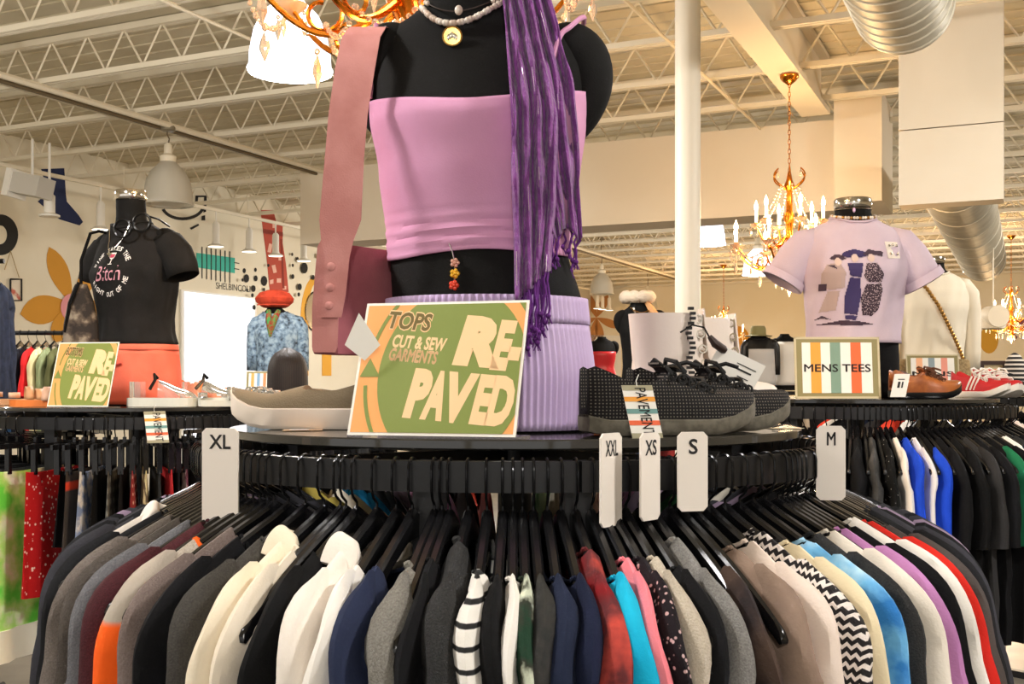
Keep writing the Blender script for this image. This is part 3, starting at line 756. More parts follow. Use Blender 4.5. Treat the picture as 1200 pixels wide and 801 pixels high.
# necklaces
m_pearl = mat('pearl', '#e9dfd2', .2, c2='#cdb7a6', scale=60); m_silv = mat('silver', '#d8d2c6', .2, metal=1); m_brass = mat('antique brass', '#b98d4e', .3, metal=1)
def neckline(ya, yb, yc, xa, xb, xc, n=24):
    out = []
    for i in range(n+1):
        u = i/n; px = (1-u)**2*xa+2*u*(1-u)*(2*xb-(xa+xc)/2)+u*u*xc; py = (1-u)**2*ya+2*u*(1-u)*(2*yb-(ya+yc)/2)+u*u*yc
        p = ML(px, py); hh = min(p.z, .70)
        out.append(Vector((p.x, front(FEM, hh, max(-.2, min(.2, p.x)), .006), p.z)))
    return out
nk = thing('cord_necklace', 'thin dark cord necklace with a white bead', 'necklace', MX)
pts = neckline(8, 28, 8, 498, 536, 588); MB().tube(pts, .0011, 5).build('cord', mat('dark cord', '#3a2a22', .6), nk)
MB().ball(pts[13]+Vector((0, -.004, 0)), .0065, 10, 6, (1, .7, 1.2)).build('bead', m_pearl, nk)
for k in (1, 2, 22, 23): MB().ball(pts[k], .004, 8, 5).build('bead', m_pearl, nk)
nk = thing('pearl_necklace', 'pearl chain necklace with a round gold coin pendant', 'necklace', MX)
pts = neckline(18, 43, 12, 496, 535, 592, 34)
for k, p in enumerate(pts): MB().ball(p+Vector((0, -.003, 0)), .0052 if k % 3 else .004, 8, 5).build('pearl', m_pearl, nk)
c = ML(533, 60); fy = front(FEM, c.z, c.x, .011)
MB().rings([[(c.x+r*math.cos(q*math.pi/12), fy+o, c.z+r*math.sin(q*math.pi/12)) for q in range(24)] for r, o in ((.0145, .003), (.0155, .001), (.0155, -.001), (.0135, -.0016), (.013, -.0004), (.001, -.0006))]).build('coin_pendant', m_brass, nk)
for k in (-.006, -.003, 0, .003, .006): MB().ball((c.x+k, fy-.0012, c.z+.002-abs(k)*.6), .0022, 6, 4, (1, .4, 2.2)).build('coin_relief', m_silv, nk)
# belly chain
bc_ = thing('beaded_belly_chain', 'short beaded chain of flower beads on the bare midriff', 'jewellery', MX)
pts = [ML(x, y) for x, y in ((530, 293), (534, 303), (537, 316), (537, 328), (536, 341))]
pts = [Vector((p.x, front(FEM, p.z, p.x, .004), p.z)) for p in pts]
MB().tube(pts, .001, 5).build('chain', m_silv, bc_)
for p, c, s in zip(pts[2:], ('#e0a58f', '#f0b52a', '#e5452a'), (.005, .0055, .006)):
    b = MB()
    for k in range(5): b.ball(p+Vector((.0045*math.cos(k*1.257), -.002, .0045*math.sin(k*1.257))), s*.62, 6, 4)
    b.ball(p+Vector((0, -.004, 0)), s*.5, 6, 4); b.build('flower_bead', mat('bead '+c, c, .3), bc_)
# pink shoulder bag
m_suede = mat('dusty pink suede', '#c98c86', .85, c2='#bd7f79', scale=18, bump=.08, bscale=400, spec=.2)
m_suede_shade = mat('shaded pink suede', '#a8646a', .88, c2='#9a585f', scale=14, bump=.08, bscale=400, spec=.2)  # darker copy of the pink suede; the bag panel's shade is in the colour
pb = thing('shoulder_bag', 'dusty pink suede shoulder bag hanging from the near mannequin', 'bag', MX)
def ribbon(pl, name, m, parent, t=.004):
    """pl: (px_left, px_right, py, depth offset)"""
    rs = []
    for a, b, y, d in pl:
        p = ML(a, y); q = ML(b, y)
        rs.append([Vector((p.x, d, p.z)), Vector((q.x, d, q.z)), Vector((q.x, d+t, q.z)), Vector((p.x, d+t, p.z))])
    return MB().rings(rs).build(name, m, parent)
ps = [(446, 470, 34, .06), (430, 462, 33, .0), (415, 456, 42, -.045), (409, 452, 60, -.075), (403, 447, 100, -.09), (397, 440, 150, -.098), (393, 436, 200, -.10), (389, 434, 245, -.10), (387, 433, 268, -.10), (389, 424, 292, -.10), (393, 420, 310, -.10), (392, 416, 350, -.10), (389, 412, 372, -.10), (389, 411, 376, -.10)]
ribbon(ps, 'strap', m_suede, pb)
for y, x in ((320, 400), (343, 399), (363, 398)):
    p = ML(x, y); MB().rings([[(p.x+r*math.cos(q*math.pi/10), -.101-o, p.z+r*math.sin(q*math.pi/10)) for q in range(20)] for r, o in ((.0062, 0), (.0062, .0015), (.005, .0025), (.0005, .0028))]).build('snap', m_suede, pb)
e0 = ML(381, 300); e1 = ML(407, 300); ztop_ = ML(0, 290).z; zb_ = ML(0, 416).z
def bagring(z, k, k2):
    x0, x1 = ML(lerp(385, 377, k), 300).x, ML(408-2*k, 300).x
    return [Vector((x0, -.085, z)), Vector((x0-.002, -.06, z)), Vector((x0+.015, .0, z)), Vector((x1+.13, .13, z)), Vector((x1+.15, .12, z)), Vector((x1+.006, -.075, z)), Vector((x1, -.088, z))]
MB().rings([bagring(z, k, 0) for z, k in ((zb_, .7), (zb_+.006, .95), (lerp(zb_, ztop_, .3), 1), (lerp(zb_, ztop_, .8), .4), (ztop_-.012, .1), (ztop_-.004, 0))]).build('bag_body', m_suede_shade, pb)
MB().rings([[Vector((ML(a, 300).x, -.0935, z)), Vector((ML(b, 300).x, -.0935, z)), Vector((ML(b, 300).x, -.085, z)), Vector((ML(a, 300).x, -.085, z))] for a, b, z in ((380, 404, zb_+.002), (378, 406, zb_+.01), (378, 407, lerp(zb_, ztop_, .4)), (384, 408, ztop_-.01), (388, 407, ztop_))]).build('gusset', m_suede, pb)
# ------------------------------------------------------------------ sign holders
m_acr = mat('clear acrylic', '#f4f1ea', .08, trans=.9, ior=1.3)
m_paper = mat('white card', '#f3efe6', .7)
def sign(label, base, w, h, yaw, lean, cards, name='sign', foot=.07):
    """base: bottom-left corner; cards(draw) fills the face in units of metres"""
    t = thing(name, label, 'sign', base, yaw)
    cl_, sl_ = math.cos(lean), math.sin(lean)
    def fn(a, b, off): return Vector((a, b*sl_-off*cl_, .003+b*cl_+off*sl_))
    MB().prism([(0, 0), (w, 0), (w, h), (0, h)], lambda a, b, o: fn(a, b, o-.0022), .002).build('acrylic_back', m_acr, t, False)
    f = MB().box(0, w, 0, foot, 0, .003); f.build('acrylic_foot', m_acr, t, False)
    cards(t, fn, w, h); return t
def flat(t, fn, name, m, polys, off, w=None, h=None, th=.0004):
    b = MB()
    for p in polys:
        if w: p = clip(p, .004, .004, w-.004, h-.004)
        if p: b.prism(p, lambda x, y, o: fn(x, y, off+o), th)
    return b.build(name, m, t, False) if b.v else None
def letters(t, fn, name, m, items, off):
    b = MB()
    for vs, fs in items: b.add([fn(x, y, off) for x, y in vs], fs)
    return b.build(name, m, t, False)
m_sorg = mat('sign orange', '#eda65f', .6); m_sgrn = mat('sign green', '#7d8a3e', .6); m_scream = mat('sign cream lettering', '#f6cd9a', .6); m_sbrown = mat('sign brown', '#6b5a22', .6)
def repaved(top):
    def f(t, fn, w, h):
        flat(t, fn, 'card', m_paper, [[(0, 0), (w, 0), (w, h), (0, h)]], 0)
        flat(t, fn, 'print_ground', m_sorg, [[(.004, .004), (w-.004, .004), (w-.004, h-.004), (.004, h-.004)]], .0005)
        g = [ell(.585*w, .45*h, .445*w, .66*h, 60), arcband(.585*w, .45*h, .53*w, .80*h, .022*w, 2.2, 2.9), arcband(.585*w, .45*h, .53*w, .80*h, .022*w, 3.25, 3.95), arcband(.585*w, .45*h, .53*w, .80*h, .03*w, .55, 1.0), [(.025*w, .43*h), (.15*w, .43*h), (.075*w, .57*h)]]
        flat(t, fn, 'print_green', m_sgrn, g, .001, w, h)
        def T(s, x0, y0, x1, y1, of=.04, sh=.1, rot=-.09): return text_fit(s, x0*w, y0*h, x1*w, y1*h, of, sh, rot)
        letters(t, fn, 'title_outline', m_scream, [T(top, .15, .775, .43, .93, .075)], .0016)
        letters(t, fn, 'title', m_sbrown, [T(top, .155, .785, .425, .92, .03)], .0019)
        letters(t, fn, 'lettering', m_scream, [T('CUT & SEW', .20, .635, .535, .735, .035), T('GARMENTS', .19, .535, .49, .635, .04), T('R', .595, .50, .875, .88, .08), T('E-', .82, .47, .985, .845, .06), T('P', .335, .12, .475, .49, .07), T('A', .44, .11, .575, .475, .06), T('V', .56, .09, .745, .46, .06), T('E', .735, .08, .845, .445, .06), T('D', .825, .07, .97, .435, .06)], .0017)
    return f
sw_, sh_ = .245, .199; yw = math.radians(17)
sign('green and orange TOPS sign reading RE-PAVED on the near rack', P(400, 514, 1.492)*1+Vector((0, .052, 0)), sw_, sh_, -yw, math.radians(20), repaved('TOPS'))
sgl = P(55, 477, 3.72); sgl.z = Z_L
sign('green and orange BOTTOMS sign reading RE-PAVED on the left rack', sgl, .232, .226, math.radians(-14), math.radians(17), repaved('BOTTOMS'))
STR = [('#f0a23c', 'amber'), ('#7e9a86', 'sage'), ('#ec6a34', 'tangerine')]
def tees(txt, cols=STR, word=True):
    def f(t, fn, w, h):
        flat(t, fn, 'frame_card', mat('taupe frame card', '#8f8456', .6), [[(0, 0), (w, 0), (w, h), (0, h)]], 0)
        flat(t, fn, 'card', m_paper, [[(.09*w, .09*h), (.91*w, .09*h), (.91*w, .91*h), (.09*w, .91*h)]], .0005)
        for (c, nm), x in zip(cols, (.19, .42, .66)):
            flat(t, fn, 'stripe', mat('stripe '+nm, c, .6), [[(x*w, .09*h), ((x+.12)*w, .09*h), ((x+.12)*w, .91*h), (x*w, .91*h)]], .001)
        flat(t, fn, 'border', mat('border taupe', '#c9bc98', .6), [[(0, 0), (w, 0), (w, .035*h), (0, .035*h)], [(0, .965*h), (w, .965*h), (w, h), (0, h)], [(0, 0), (.025*w, 0), (.025*w, h), (0, h)], [(.975*w, 0), (w, 0), (w, h), (.975*w, h)]], .001)
        if word: letters(t, fn, 'lettering', mat('dark lettering', '#2b2726', .6), [text_fit(txt, .11*w, .43*h, .89*w, .56*h, .018)], .0017)
    return f
b_ = P(932, 467, 3.66); b_.z = Z_R
sign('striped MENS TEES sign in front of the lavender tee', b_, .283, .205, 0, math.radians(6), tees('MENS TEES'))
b_ = P(1063, 440, 5.75); b_.z = Z_R
sign('small striped MENS sign behind the brown shoes', b_, .275, .20, 0, math.radians(6), tees('MENS', [('#f3b58a', 'peach'), ('#8f9fa6', 'grey blue'), ('#eb9a86', 'salmon')]))
b_ = P(288, 452, 8.7); b_.z = Z_L
sign('striped sign with amber and blue bars by the dark haired shopper', b_, .2, .17, 0, math.radians(10), tees('X', [('#eda85a', 'soft amber'), ('#7fa3c4', 'sky'), ('#e58a5a', 'rust')], False))
# ------------------------------------------------------------------ size markers on the near rail
m_mark = mat('white size marker plastic', '#ece3d8', .4); m_ink = mat('black print', '#1c1a1a', .6)
def marker(txt, px, py, th, label, w=.045, h=.105, ro=.03, center=CM, zbar=B_M, yaw=None):
    th = math.radians(th)
    o = Vector((center.x+(RR+ro)*math.sin(th), center.y-(RR+ro)*math.cos(th), zbar))
    t = thing('size_marker', label, 'size marker', o, th if yaw is None else yaw, 'size markers clipped on the near rail')
    fn = lambda a, b, off: Vector((a, -off, b))
    r = .006; H1, H2 = .037, -(h-.037)
    out = [(-w/2, H2+r), (-w/2+r, H2), (w/2-r, H2), (w/2, H2+r), (w/2, H1-r), (w/2-r, H1), (-w/2+r, H1), (-w/2, H1-r)]
    slot = [(w/2, -.001), (w/2, -.042), (w*.05, -.042), (w*.05, -.001)]
    MB().prism(out, fn, .003).build('plate', m_mark, t, False)
    letters(t, fn, 'lettering', m_ink, [text_fit(txt, -w*.30, .008, w*.30, .028, .02) if len(txt) > 1 else text_fit(txt, -w*.14, .008, w*.16, .028, .02)], .0034)
    return t
marker('XL', 275, 508, -46, 'white size marker reading XL', .056, .135, ro=.042, yaw=-.25)
marker('XXL', 705, 513, 12.2, 'white size marker reading XXL', .048, .118, yaw=math.radians(52))
marker('XS', 750, 513, 17.6, 'white size marker reading XS', .042, .112, yaw=math.radians(48))
marker('S', 797, 510, 24, 'white size marker reading S', .042, .103, yaw=math.radians(15))
marker('M', 948, 490, 56, 'white size marker reading M', .042, .11, yaw=math.radians(-10))
# ------------------------------------------------------------------ shoes
SS = [0, .03, .1, .2, .3, .4, .46, .54, .62, .7, .8, .9, .96, 1]
SW = [.40, .58, .72, .78, .78, .80, .84, .92, .98, 1, .95, .76, .5, .10]
ST = [.088, .094, .090, .078, .074, .080, .092, .084, .075, .066, .058, .049, .040, .030]
def spring(s): return .030*max(0, (s-.66)/.34)**2+.006*max(0, (.08-s)/.08)
def shoe(name, label, cat, loc, rz, L, W, m_up, m_sole, m_in, m_lace=None, tilt=0, hs=1.0, sh=0, flat_top=False, group=None, stripes=None, eyelets=True):
    t = thing(name, label, cat, loc, rz, group); t.rotation_euler = (0, tilt, rz)
    H = W/2; rs = []; so = []
    for s, w, zt in zip(SS, SW, ST):
        z0 = spring(s); x = s*L; hw = w*H; zb = z0+.020+sh; h = max(.006, (zt-.02)*hs)
        if s < .42:
            half = [(-hw, 0), (-hw*1.03, .35*h), (-hw*.96, .7*h), (-hw*.84, h), (-hw*.74, h-.003), (-hw*.7, .6*h), (-hw*.55, .012)]
        else:
            half = [(-hw*math.cos(a), h*math.sin(a)**.8) for a in [k*math.pi/13 for k in range(7)]]
        ring = [(x, y, zb+z) for y, z in half]+[(x, -y, zb+z) for y, z in reversed(half)]
        rs.append(ring)
        ow = hw+.004
        so.append([(x, -ow*.9, z0), (x, -ow, z0+.006), (x, -ow, z0+.021+sh), (x, -hw*.9, z0+.024+sh), (x, hw*.9, z0+.024+sh), (x, ow, z0+.021+sh), (x, ow, z0+.006), (x, ow*.9, z0)])
    MB().rings(rs).build('upper', m_up, t); MB().rings(so).build('sole', m_sole, t)
    MB().rings([[(s*L, y*w*H*.66, .0325+sh) for y in (-1, 1)]+[(s*L, y*w*H*.66, .0345+sh) for y in (1, -1)] for s, w in zip(SS[1:6], SW[1:6])]).build('insole', m_in, t, False)
    if m_lace:
        for k in range(5):
            s = .47+.055*k; x = s*L; i = [q for q in range(len(SS)-1) if SS[q] <= s <= SS[q+1]][0]; u = (s-SS[i])/(SS[i+1]-SS[i])
            h = (lerp(ST[i], ST[i+1], u)-.02)*hs; hw = lerp(SW[i], SW[i+1], u)*H
            pts = [(x+(.006 if k % 2 else -.006)*math.sin(a*2), -hw*.62*math.cos(a), .02+h*math.sin(.95+.62*math.sin(a))**.8+.004+.003*math.sin(a)) for a in [q*math.pi/8 for q in range(9)]]
            MB().tube(pts, .0032, 6).build('lace', m_lace, t)
            if eyelets:
                for sd in (-1, 1):
                    c = Vector(pts[0] if sd < 0 else pts[-1]); MB().tube([c+Vector((.006*math.cos(a), 0, .006*math.sin(a))) for a in [q*math.pi/4 for q in range(9)]], .0019, 5).build('eyelet', m_lace, t)
        z = .02+.072*hs; x = .47*L
        for sd in (-1, 1):
            MB().tube([(x, 0, z+.004), (x-.008, sd*.02, z+.016), (x-.002, sd*.042, z+.012), (x+.01, sd*.045, z-.002), (x+.008, sd*.022, z+.004), (x, 0, z+.004)], .0033, 6).build('lace', m_lace, t)
        MB().tube([(x, 0, z+.004), (x+.03, -.01, z+.012), (x+.045, -.022, z+.006)], .0036, 6).build('lace', m_lace, t)
        MB().rings([[(xx, -.018, zz), (xx, .018, zz), (xx, .018, zz+.004), (xx, -.018, zz+.004)] for xx, zz in ((.40*L, .10*hs), (.44*L, .094*hs), (.5*L, .082*hs))]).build('tongue', m_up, t)
    if stripes:
        for k in range(3):
            s = .36+.07*k
            for sd in (-1, 1):
                MB().tube([((s)*L, sd*(.82*H+.001), .028), ((s+.05)*L, sd*(.80*H+.001), .055), ((s+.08)*L, sd*(.66*H), .078)], .0035, 5).build('stripe', stripes, t)
    return t
m_mesh = mat('black sneaker knit', '#191717', .8, c2='#6e675d', pat='plaid', scale=66, lo=.5, hi=.85, bump=.3, bscale=300, spec=.2)
m_sole = mat('dark olive sole', '#6f695c', .8, c2='#5c574b', scale=80); m_tan = mat('tan insole', '#c98d5c', .7); m_lace = mat('black lace', '#171616', .8, bump=.3, bscale=600)
def ondisc(px, d, z): p = P(px, H0, d); p.z = z; return p
shoe('sneaker', 'black knit sneaker in front, with a striped tag on its side', 'shoe', ondisc(684, 1.575, Z_M+.001), math.radians(17), .268, .098, m_mesh, m_sole, m_tan, m_lace, group='pair of black knit sneakers')
shoe('sneaker', 'black knit sneaker behind, its toe poking out to the right', 'shoe', ondisc(738, 1.70, Z_M+.001), math.radians(15), .268, .098, m_mesh, m_sole, m_tan, m_lace, group='pair of black knit sneakers')
# striped PAVEMENT tag
def strip_tag(label, p0, right, up, w, h):
    nrm = Vector(right).cross(Vector(up)).normalized(); right = Vector(right).normalized(); up = Vector(up).normalized()
    t = thing('hang_tag', label, 'tag', p0)
    fn = lambda a, b, off: right*a+up*b+nrm*off
    flat(t, fn, 'card', m_paper, [[(0, 0), (w, 0), (w, h), (0, h)]], 0, th=.0008)
    for y0, y1, c in ((.90, 1, '#a8a184'), (.69, .78, '#f0a23c'), (.46, .55, '#6f9a94'), (.24, .33, '#ee6a40'), (0, .09, '#a8a184')):
        flat(t, fn, 'stripe', mat('tag '+c, c, .6), [[(0, y0*h), (w, y0*h), (w, y1*h), (0, y1*h)]], .0009)
    vs, fs = text_fit('PAVEMENT', 0, 0, .9*h, .36*w, .005)
    letters(t, fn, 'lettering', m_ink, [([(.40*w+y, .95*h-x) for x, y in vs], fs)], .0016)
    MB().tube([fn(.5*w, h*.98, .001), fn(.5*w, h*1.08, .002), fn(.62*w, h*1.2, .004)], .0006, 4).build('tag_string', m_paper, t)
    return t
p_ = P(741, 513, 1.52)
strip_tag('striped PAVEMENT tag hanging on the black sneaker', p_, Vector((1, .12, 0)), Vector((-.20, .1, 1)), .043, .074)
# off white boots
m_boot = mat('off white leather boot', '#e3d6cb', .5, bump=.04, bscale=90); m_bsole = mat('cream boot sole', '#cfc2b0', .7); m_zip = mat('black zipper', '#1b1a1a', .5)
def boot(label, loc, rz):
    t = thing('lace_up_boot', label, 'boot', loc, rz, 'pair of off white boots')
    L, H = .215, .044; rs = []; so = []
    for s, w, zt in zip(SS, SW, ST):
        z0 = spring(s)*.5; hw = w*H; h = max(.006, (zt-.008)*.9 if s > .4 else .085)
        rs.append([(s*L, -hw*math.cos(a), z0+.03+h*math.sin(a)**.7) for a in [k*math.pi/12 for k in range(13)]])
        so.append([(s*L, -hw-.005, z0), (s*L, -hw-.005, z0+.032), (s*L, hw+.005, z0+.032), (s*L, hw+.005, z0)])
    MB().rings(rs).build('vamp', m_boot, t); MB().rings(so).build('sole', m_bsole, t, False)
    def sh(z):
        k = (z-.07)/.13; cx = lerp(.065, .058, k); rx = lerp(.062, .066, k); ry = lerp(.042, .050, k)
        return [(cx+rx*math.cos(a)*(1.0), ry*math.sin(a), z) for a in [q*2*math.pi/32 for q in range(32)]]
    rr = [sh(lerp(.07, .195, i/10)) for i in range(11)]
    inn = [[(.058+(x-.058)*.93, y*.92, z) for x, y, z in r] for r in reversed(rr)]
    MB().rings(rr+inn, caps=False).build('shaft', m_boot, t)
    MB().rings([[(x, -.016, z), (x, .016, z), (x+.003, .016, z), (x+.003, -.016, z)] for x, z in ((.122, .205), (.126, .17), (.132, .12), (.145, .095))]).build('tongue', m_boot, t)
    for k in range(5):
        z = .185-.026*k; x = .108+(.02 if k > 3 else .004*k)
        for sd in (-1, 1):
            MB().tube([(x+.007*math.cos(a), sd*.031+sd*.002, z+.007*math.sin(a)) for a in [q*math.pi/4 for q in range(9)]], .0018, 5).build('eyelet', m_silv, t)
        MB().tube([(x, -.033, z), (x+.018, 0, z-.004), (x, .033, z-.02)], .0028, 5).build('lace', m_boot, t)
    if 'second' in label: return t
    zp = MB()
    for k in range(16):
        z = .20-.0085*k; zp.box(.088-.003+.004*math.sin(k), .094+.004*math.sin(k), -.053, -.045, z, z+.005)
    tag(zp.build('zipper', m_zip, t, False), kind='stuff')
    return t
boot('off white lace up boot standing behind the sneakers', ondisc(742, 1.95, Z_M+.001), math.radians(8))
boot('off white lace up boot, second of the pair, by the price tag', ondisc(785, 2.08, Z_M+.001), math.radians(12))
tg = thing('price_tag', 'white price tag with small print hanging off the boots', 'tag', P(836, 417, 1.80))
fn = lambda a, b, off: Vector((a*.88+b*.48, -off+.02*a, -a*.42+b*.88))
flat(tg, fn, 'card', m_paper, [[(0, -.03), (.085, -.03), (.085, .022), (.012, .022), (0, .01)]], 0, th=.001)
flat(tg, fn, 'small_print', m_ink, [[(0.04, 0.006), (0.075, 0.006), (0.075, 0.0075), (0.04, 0.0075)], [(0.045, -0.003), (0.07, -0.003), (0.07, 0), (0.045, 0)], [(0.05, -0.013), (0.07, -0.013), (0.07, -0.0115), (0.05, -0.0115)]], .0012, th=.0003)
bl = thing('lace_tie', 'dark brown cord and toggle tied to the white boots', 'cord', P(800, 398, 1.80))
MB().tube([(-.004, 0, .012), (.015, -.004, .024), (.034, -.004, .020), (.043, -.002, .004)], .0016, 6).build('cord', m_lace, bl)
MB().tube([(.043, -.002, .006), (.052, -.003, -.006), (.066, -.003, -.016), (.070, -.003, -.019)], [.004, .007, .007, .004], 8).build('toggle', mat('dark brown toggle', '#35241d', .5), bl)
# taupe canvas shoe at the left of the near top
m_canvas = mat('taupe canvas', '#7f7058', .9, bump=.3, bscale=400); m_rub = mat('cream rubber', '#e6d8c8', .6)
shoe('canvas_shoe', 'taupe canvas slip-on with a thick cream sole beside the sign', 'shoe', ondisc(435, 1.80, Z_M+.001), math.radians(172), .235, .105, m_canvas, m_rub, m_tan, hs=.55, sh=.011)
pt = thing('paper_tag', 'kraft and white tag lying on the rack top, left', 'tag', ondisc(338, 1.72, Z_M+.0008)); fn = lambda a, b, off: Vector((a, b, off))
flat(pt, fn, 'kraft_card', mat('kraft card', '#d8b48e', .8), [[(-.01, 0), (.05, .01), (.045, .05), (-.015, .04)]], 0); flat(pt, fn, 'white_card', m_paper, [[(.0, .004), (.03, .008), (.027, .03), (-.003, .026)]], .001)
pt = thing('paper_tag', 'cream card tag lying on the rack top by the M marker', 'tag', ondisc(905, 1.80, Z_M+.0008))
flat(pt, fn, 'card', mat('cream card', '#efe0c0', .8), [[(0, 0), (.055, .01), (.05, .06), (-.005, .05)]], 0); 
MB().tube([(.0, .0, .002), (.03, .02, .008), (.05, .03, .002)], .001, 4).build('tag_string', m_lace, pt)
wp = thing('folded_paper', 'white folded paper tucked behind the TOPS sign', 'paper', P(404, 404, 1.56))
flat(wp, lambda a, b, o: Vector((a, -o, b)), 'sheet', m_paper, [[(0, .0), (.028, -.022), (.05, .0), (.02, .045)]], 0, th=.001)
# ------------------------------------------------------------------ left rack: black tee mannequin
LMX = Vector((CL.x, CL.y, Z_L)); LYAW = math.radians(-27)
mannequin('black mannequin wearing the black wine tee on the left rack', LMX, LYAW, FEM)
def decal(bvh, org, right, up, d, vs, fs, off=.0015):
    out = []
    for a, b in vs:
        p = org+right*a+up*b; h = bvh.ray_cast(p-d*.6, d, 2)
        out.append((h[0]-d*off) if h[0] is not None else p)
    return out, fs
def bvh_of(mb): return BVHTree.FromPolygons([Vector(v) for v in mb.v], [tuple(f) for f in mb.f])
def tee(name, label, loc, rz, tab, h0, htop, m, loose, slv, group=None, cuff=None, cat='t-shirt', yoff=-.012, msl=None):
    t = thing(name, label, cat, loc, rz)
    fold = lambda h, p: .0035*math.sin(p*7+h*9)*(1-smooth((h-.4)/.2))+.002*math.sin(p*13-h*25)
    nf = lambda p: htop-.022*max(0, -math.sin(p))**3
    sh_ = shell(tab, lambda p: h0, nf, lambda h, p: lerp(loose, .007, smooth((h-.45)/.15)), 72, 34, fold)
    thick(sh_.build('body', m, t))
    nb = []
    for q in range(41): p = q*2*math.pi/40; nb.append(surf(tab, nf(p), p, .009))
    MB().tube(nb, .005, 6).build('neckband', m, t)
    for s in (-1, 1):
        rs = []
        for i, (x, z, a, b) in enumerate(slv):
            x0, z0, _, _ = slv[max(0, i-1)]; x1, z1, _, _ = slv[min(len(slv)-1, i+1)]
            d = Vector((x1-x0, z1-z0)).normalized(); nx, nz = -d.y, d.x
            rs.append([Vector((s*(x+nx*a*math.cos(q))+sect(tab, .57)[0], .004+b*math.sin(q)*(1+.06*math.sin(i*2+q*3)), z+nz*a*math.cos(q))) for q in [k*math.pi/12 for k in range(24)]])
        thick(MB().rings(rs, caps=False).build('sleeve', msl or m, t))
        if cuff:
            c = []
            for f_, k in ((-.025, 1.0), (-.027, 1.12), (0, 1.14), (.003, 1.0)):
                x, z, a, b = slv[-1]; x0, z0, _, _ = slv[-2]; d = Vector((x-x0, z-z0)).normalized(); nx, nz = -d.y, d.x
                c.append([Vector((s*(x+d.x*f_+nx*a*k*math.cos(q)), .004+b*k*math.sin(q), z+d.y*f_+nz*a*k*math.cos(q))) for q in [j*math.pi/12 for j in range(24)]])
            thick(MB().rings(c, caps=False).build('cuff', m, t))
    return t, sh_
m_tee = fab('faded black jersey', '#1b1a19', c2='#211f1e', scale=10)
slL = [(.13, .585, .05, .05), (.165, .575, .058, .055), (.195, .545, .06, .056), (.215, .505, .058, .054), (.228, .465, .057, .052)]
tl, shl = tee('t_shirt', 'black tee with a circular wine slogan on the left mannequin', LMX, LYAW, FEM, .225, .672, m_tee, .014, slL)
bv = bvh_of(shl); org = Vector((-.016, 0, .485)); rt, up_, dr = Vector((1, 0, 0)), Vector((0, 0, 1)), Vector((0, 1, 0))
m_pw = mat('white shirt print', '#f1ece6', .7); m_pp = mat('rose glitter print', '#d99aa8', .4)
ring = MB()
def circ_text(s, a0, a1, r, size, inward=False):
    n = len(s)
    for i, ch in enumerate(s):
        if ch == ' ': continue
        a = lerp(a0, a1, (i+.5)/n)
        vs, fs = text_fit(ch, -size*.36, -size*.5, size*.36, size*.5, .02)
        if ch == 'I': vs = [(x*.3, y) for x, y in vs]
        rot = a-math.pi/2 if not inward else a+math.pi/2
        vs = [(r*math.cos(a)+x*math.cos(rot)-y*math.sin(rot), r*math.sin(a)+x*math.sin(rot)+y*math.cos(rot)) for x, y in vs]
        ring.add(*decal(bv, org, rt, up_, dr, vs, fs))
circ_text('WINE TAKES THE', math.radians(170), math.radians(25), .085, .017)
circ_text('RIGHT OUT OF ME', math.radians(205), math.radians(345), .085, .017, True)
ring.build('slogan_lettering', m_pw, tl, False)
vs, fs = text_fit('Bitch', -.062, -.036, .062, .018, 0, .25)
MB().add(*decal(bv, org, rt, up_, dr, vs, fs)).build('script_lettering', m_pp, tl, False)
gl = [[(-.002, .026), (.002, .026), (.002, .042), (.011, .048), (.013, .068), (-.013, .068), (-.011, .048), (-.002, .042)], [(-.010, .023), (.010, .023), (.010, .026), (-.010, .026)]]
b = MB()
for p in gl: b.add(*decal(bv, org, rt, up_, dr, p, [tuple(range(len(p)))]))
b.build('wine_glass_print', m_pw, tl, False)
p = [(-.009, .049), (.009, .049), (.011, .062), (-.011, .062)]
MB().add(*decal(bv, org, rt, up_, dr, p, [(0, 1, 2, 3)], .0022)).build('wine_print', mat('wine print', '#c0415c', .5), tl, False)
co = thing('shorts', 'coral pink shorts on the left mannequin', 'shorts', LMX, LYAW)
thick(shell(FEM, lambda p: .004, lambda p: .20, .010, 60, 12, lambda h, p: .003*math.sin(p*6+h*20)).build('shorts_body', fab('coral', '#ef7a62', c2='#e66f58', scale=6), co))
thick(shell(FEM, lambda p: .20, lambda p: .222, .013, 60, 3).build('waistband', fab('coral', '#ef7a62'), co))
MB().tube([surf(FEM, .12+.0*k, -1.75+.05*k, .016)+Vector((0, 0, .03*math.sin(k*.16))) for k in range(10)], .003, 5).build('bead_trim', mat('red bead trim', '#a32a2a', .4), co)
gs = thing('eyeglasses', 'black framed eyeglasses resting on the black tee neckline', 'eyeglasses', P(155, 264, 3.965), math.radians(-20))
gs.rotation_euler = (0, math.radians(-12), math.radians(-20))
for s in (-1, 1):
    c = Vector((s*.043, 0, 0)); MB().tube([c+Vector((.036*math.cos(a), -.003*math.sin(a), .031*math.sin(a))) for a in [q*math.pi/12 for q in range(25)]], .0048, 6).build('rim', m_plas, gs)
    MB().tube([c+Vector((s*.036, 0, .012)), c+Vector((s*.042, .04, .006)), c+Vector((s*.04, .10, -.012))], .0035, 6).build('temple', m_plas, gs)
MB().tube([(-.009, 0, .006), (0, -.004, .012), (.009, 0, .006)], .004, 6).build('bridge', m_plas, gs)
nl = thing('cross_necklace', 'silver chain with a small cross on the black tee', 'necklace', LMX, LYAW)
pts = [Vector((lerp(-.085, .02, u), front(FEM, .66-.10*math.sin(u*math.pi), lerp(-.085, .02, u), .016), .665-.105*math.sin(u*math.pi)**.8)) for u in [k/16 for k in range(17)]]
MB().tube(pts, .0016, 5).build('chain', m_silv, nl)
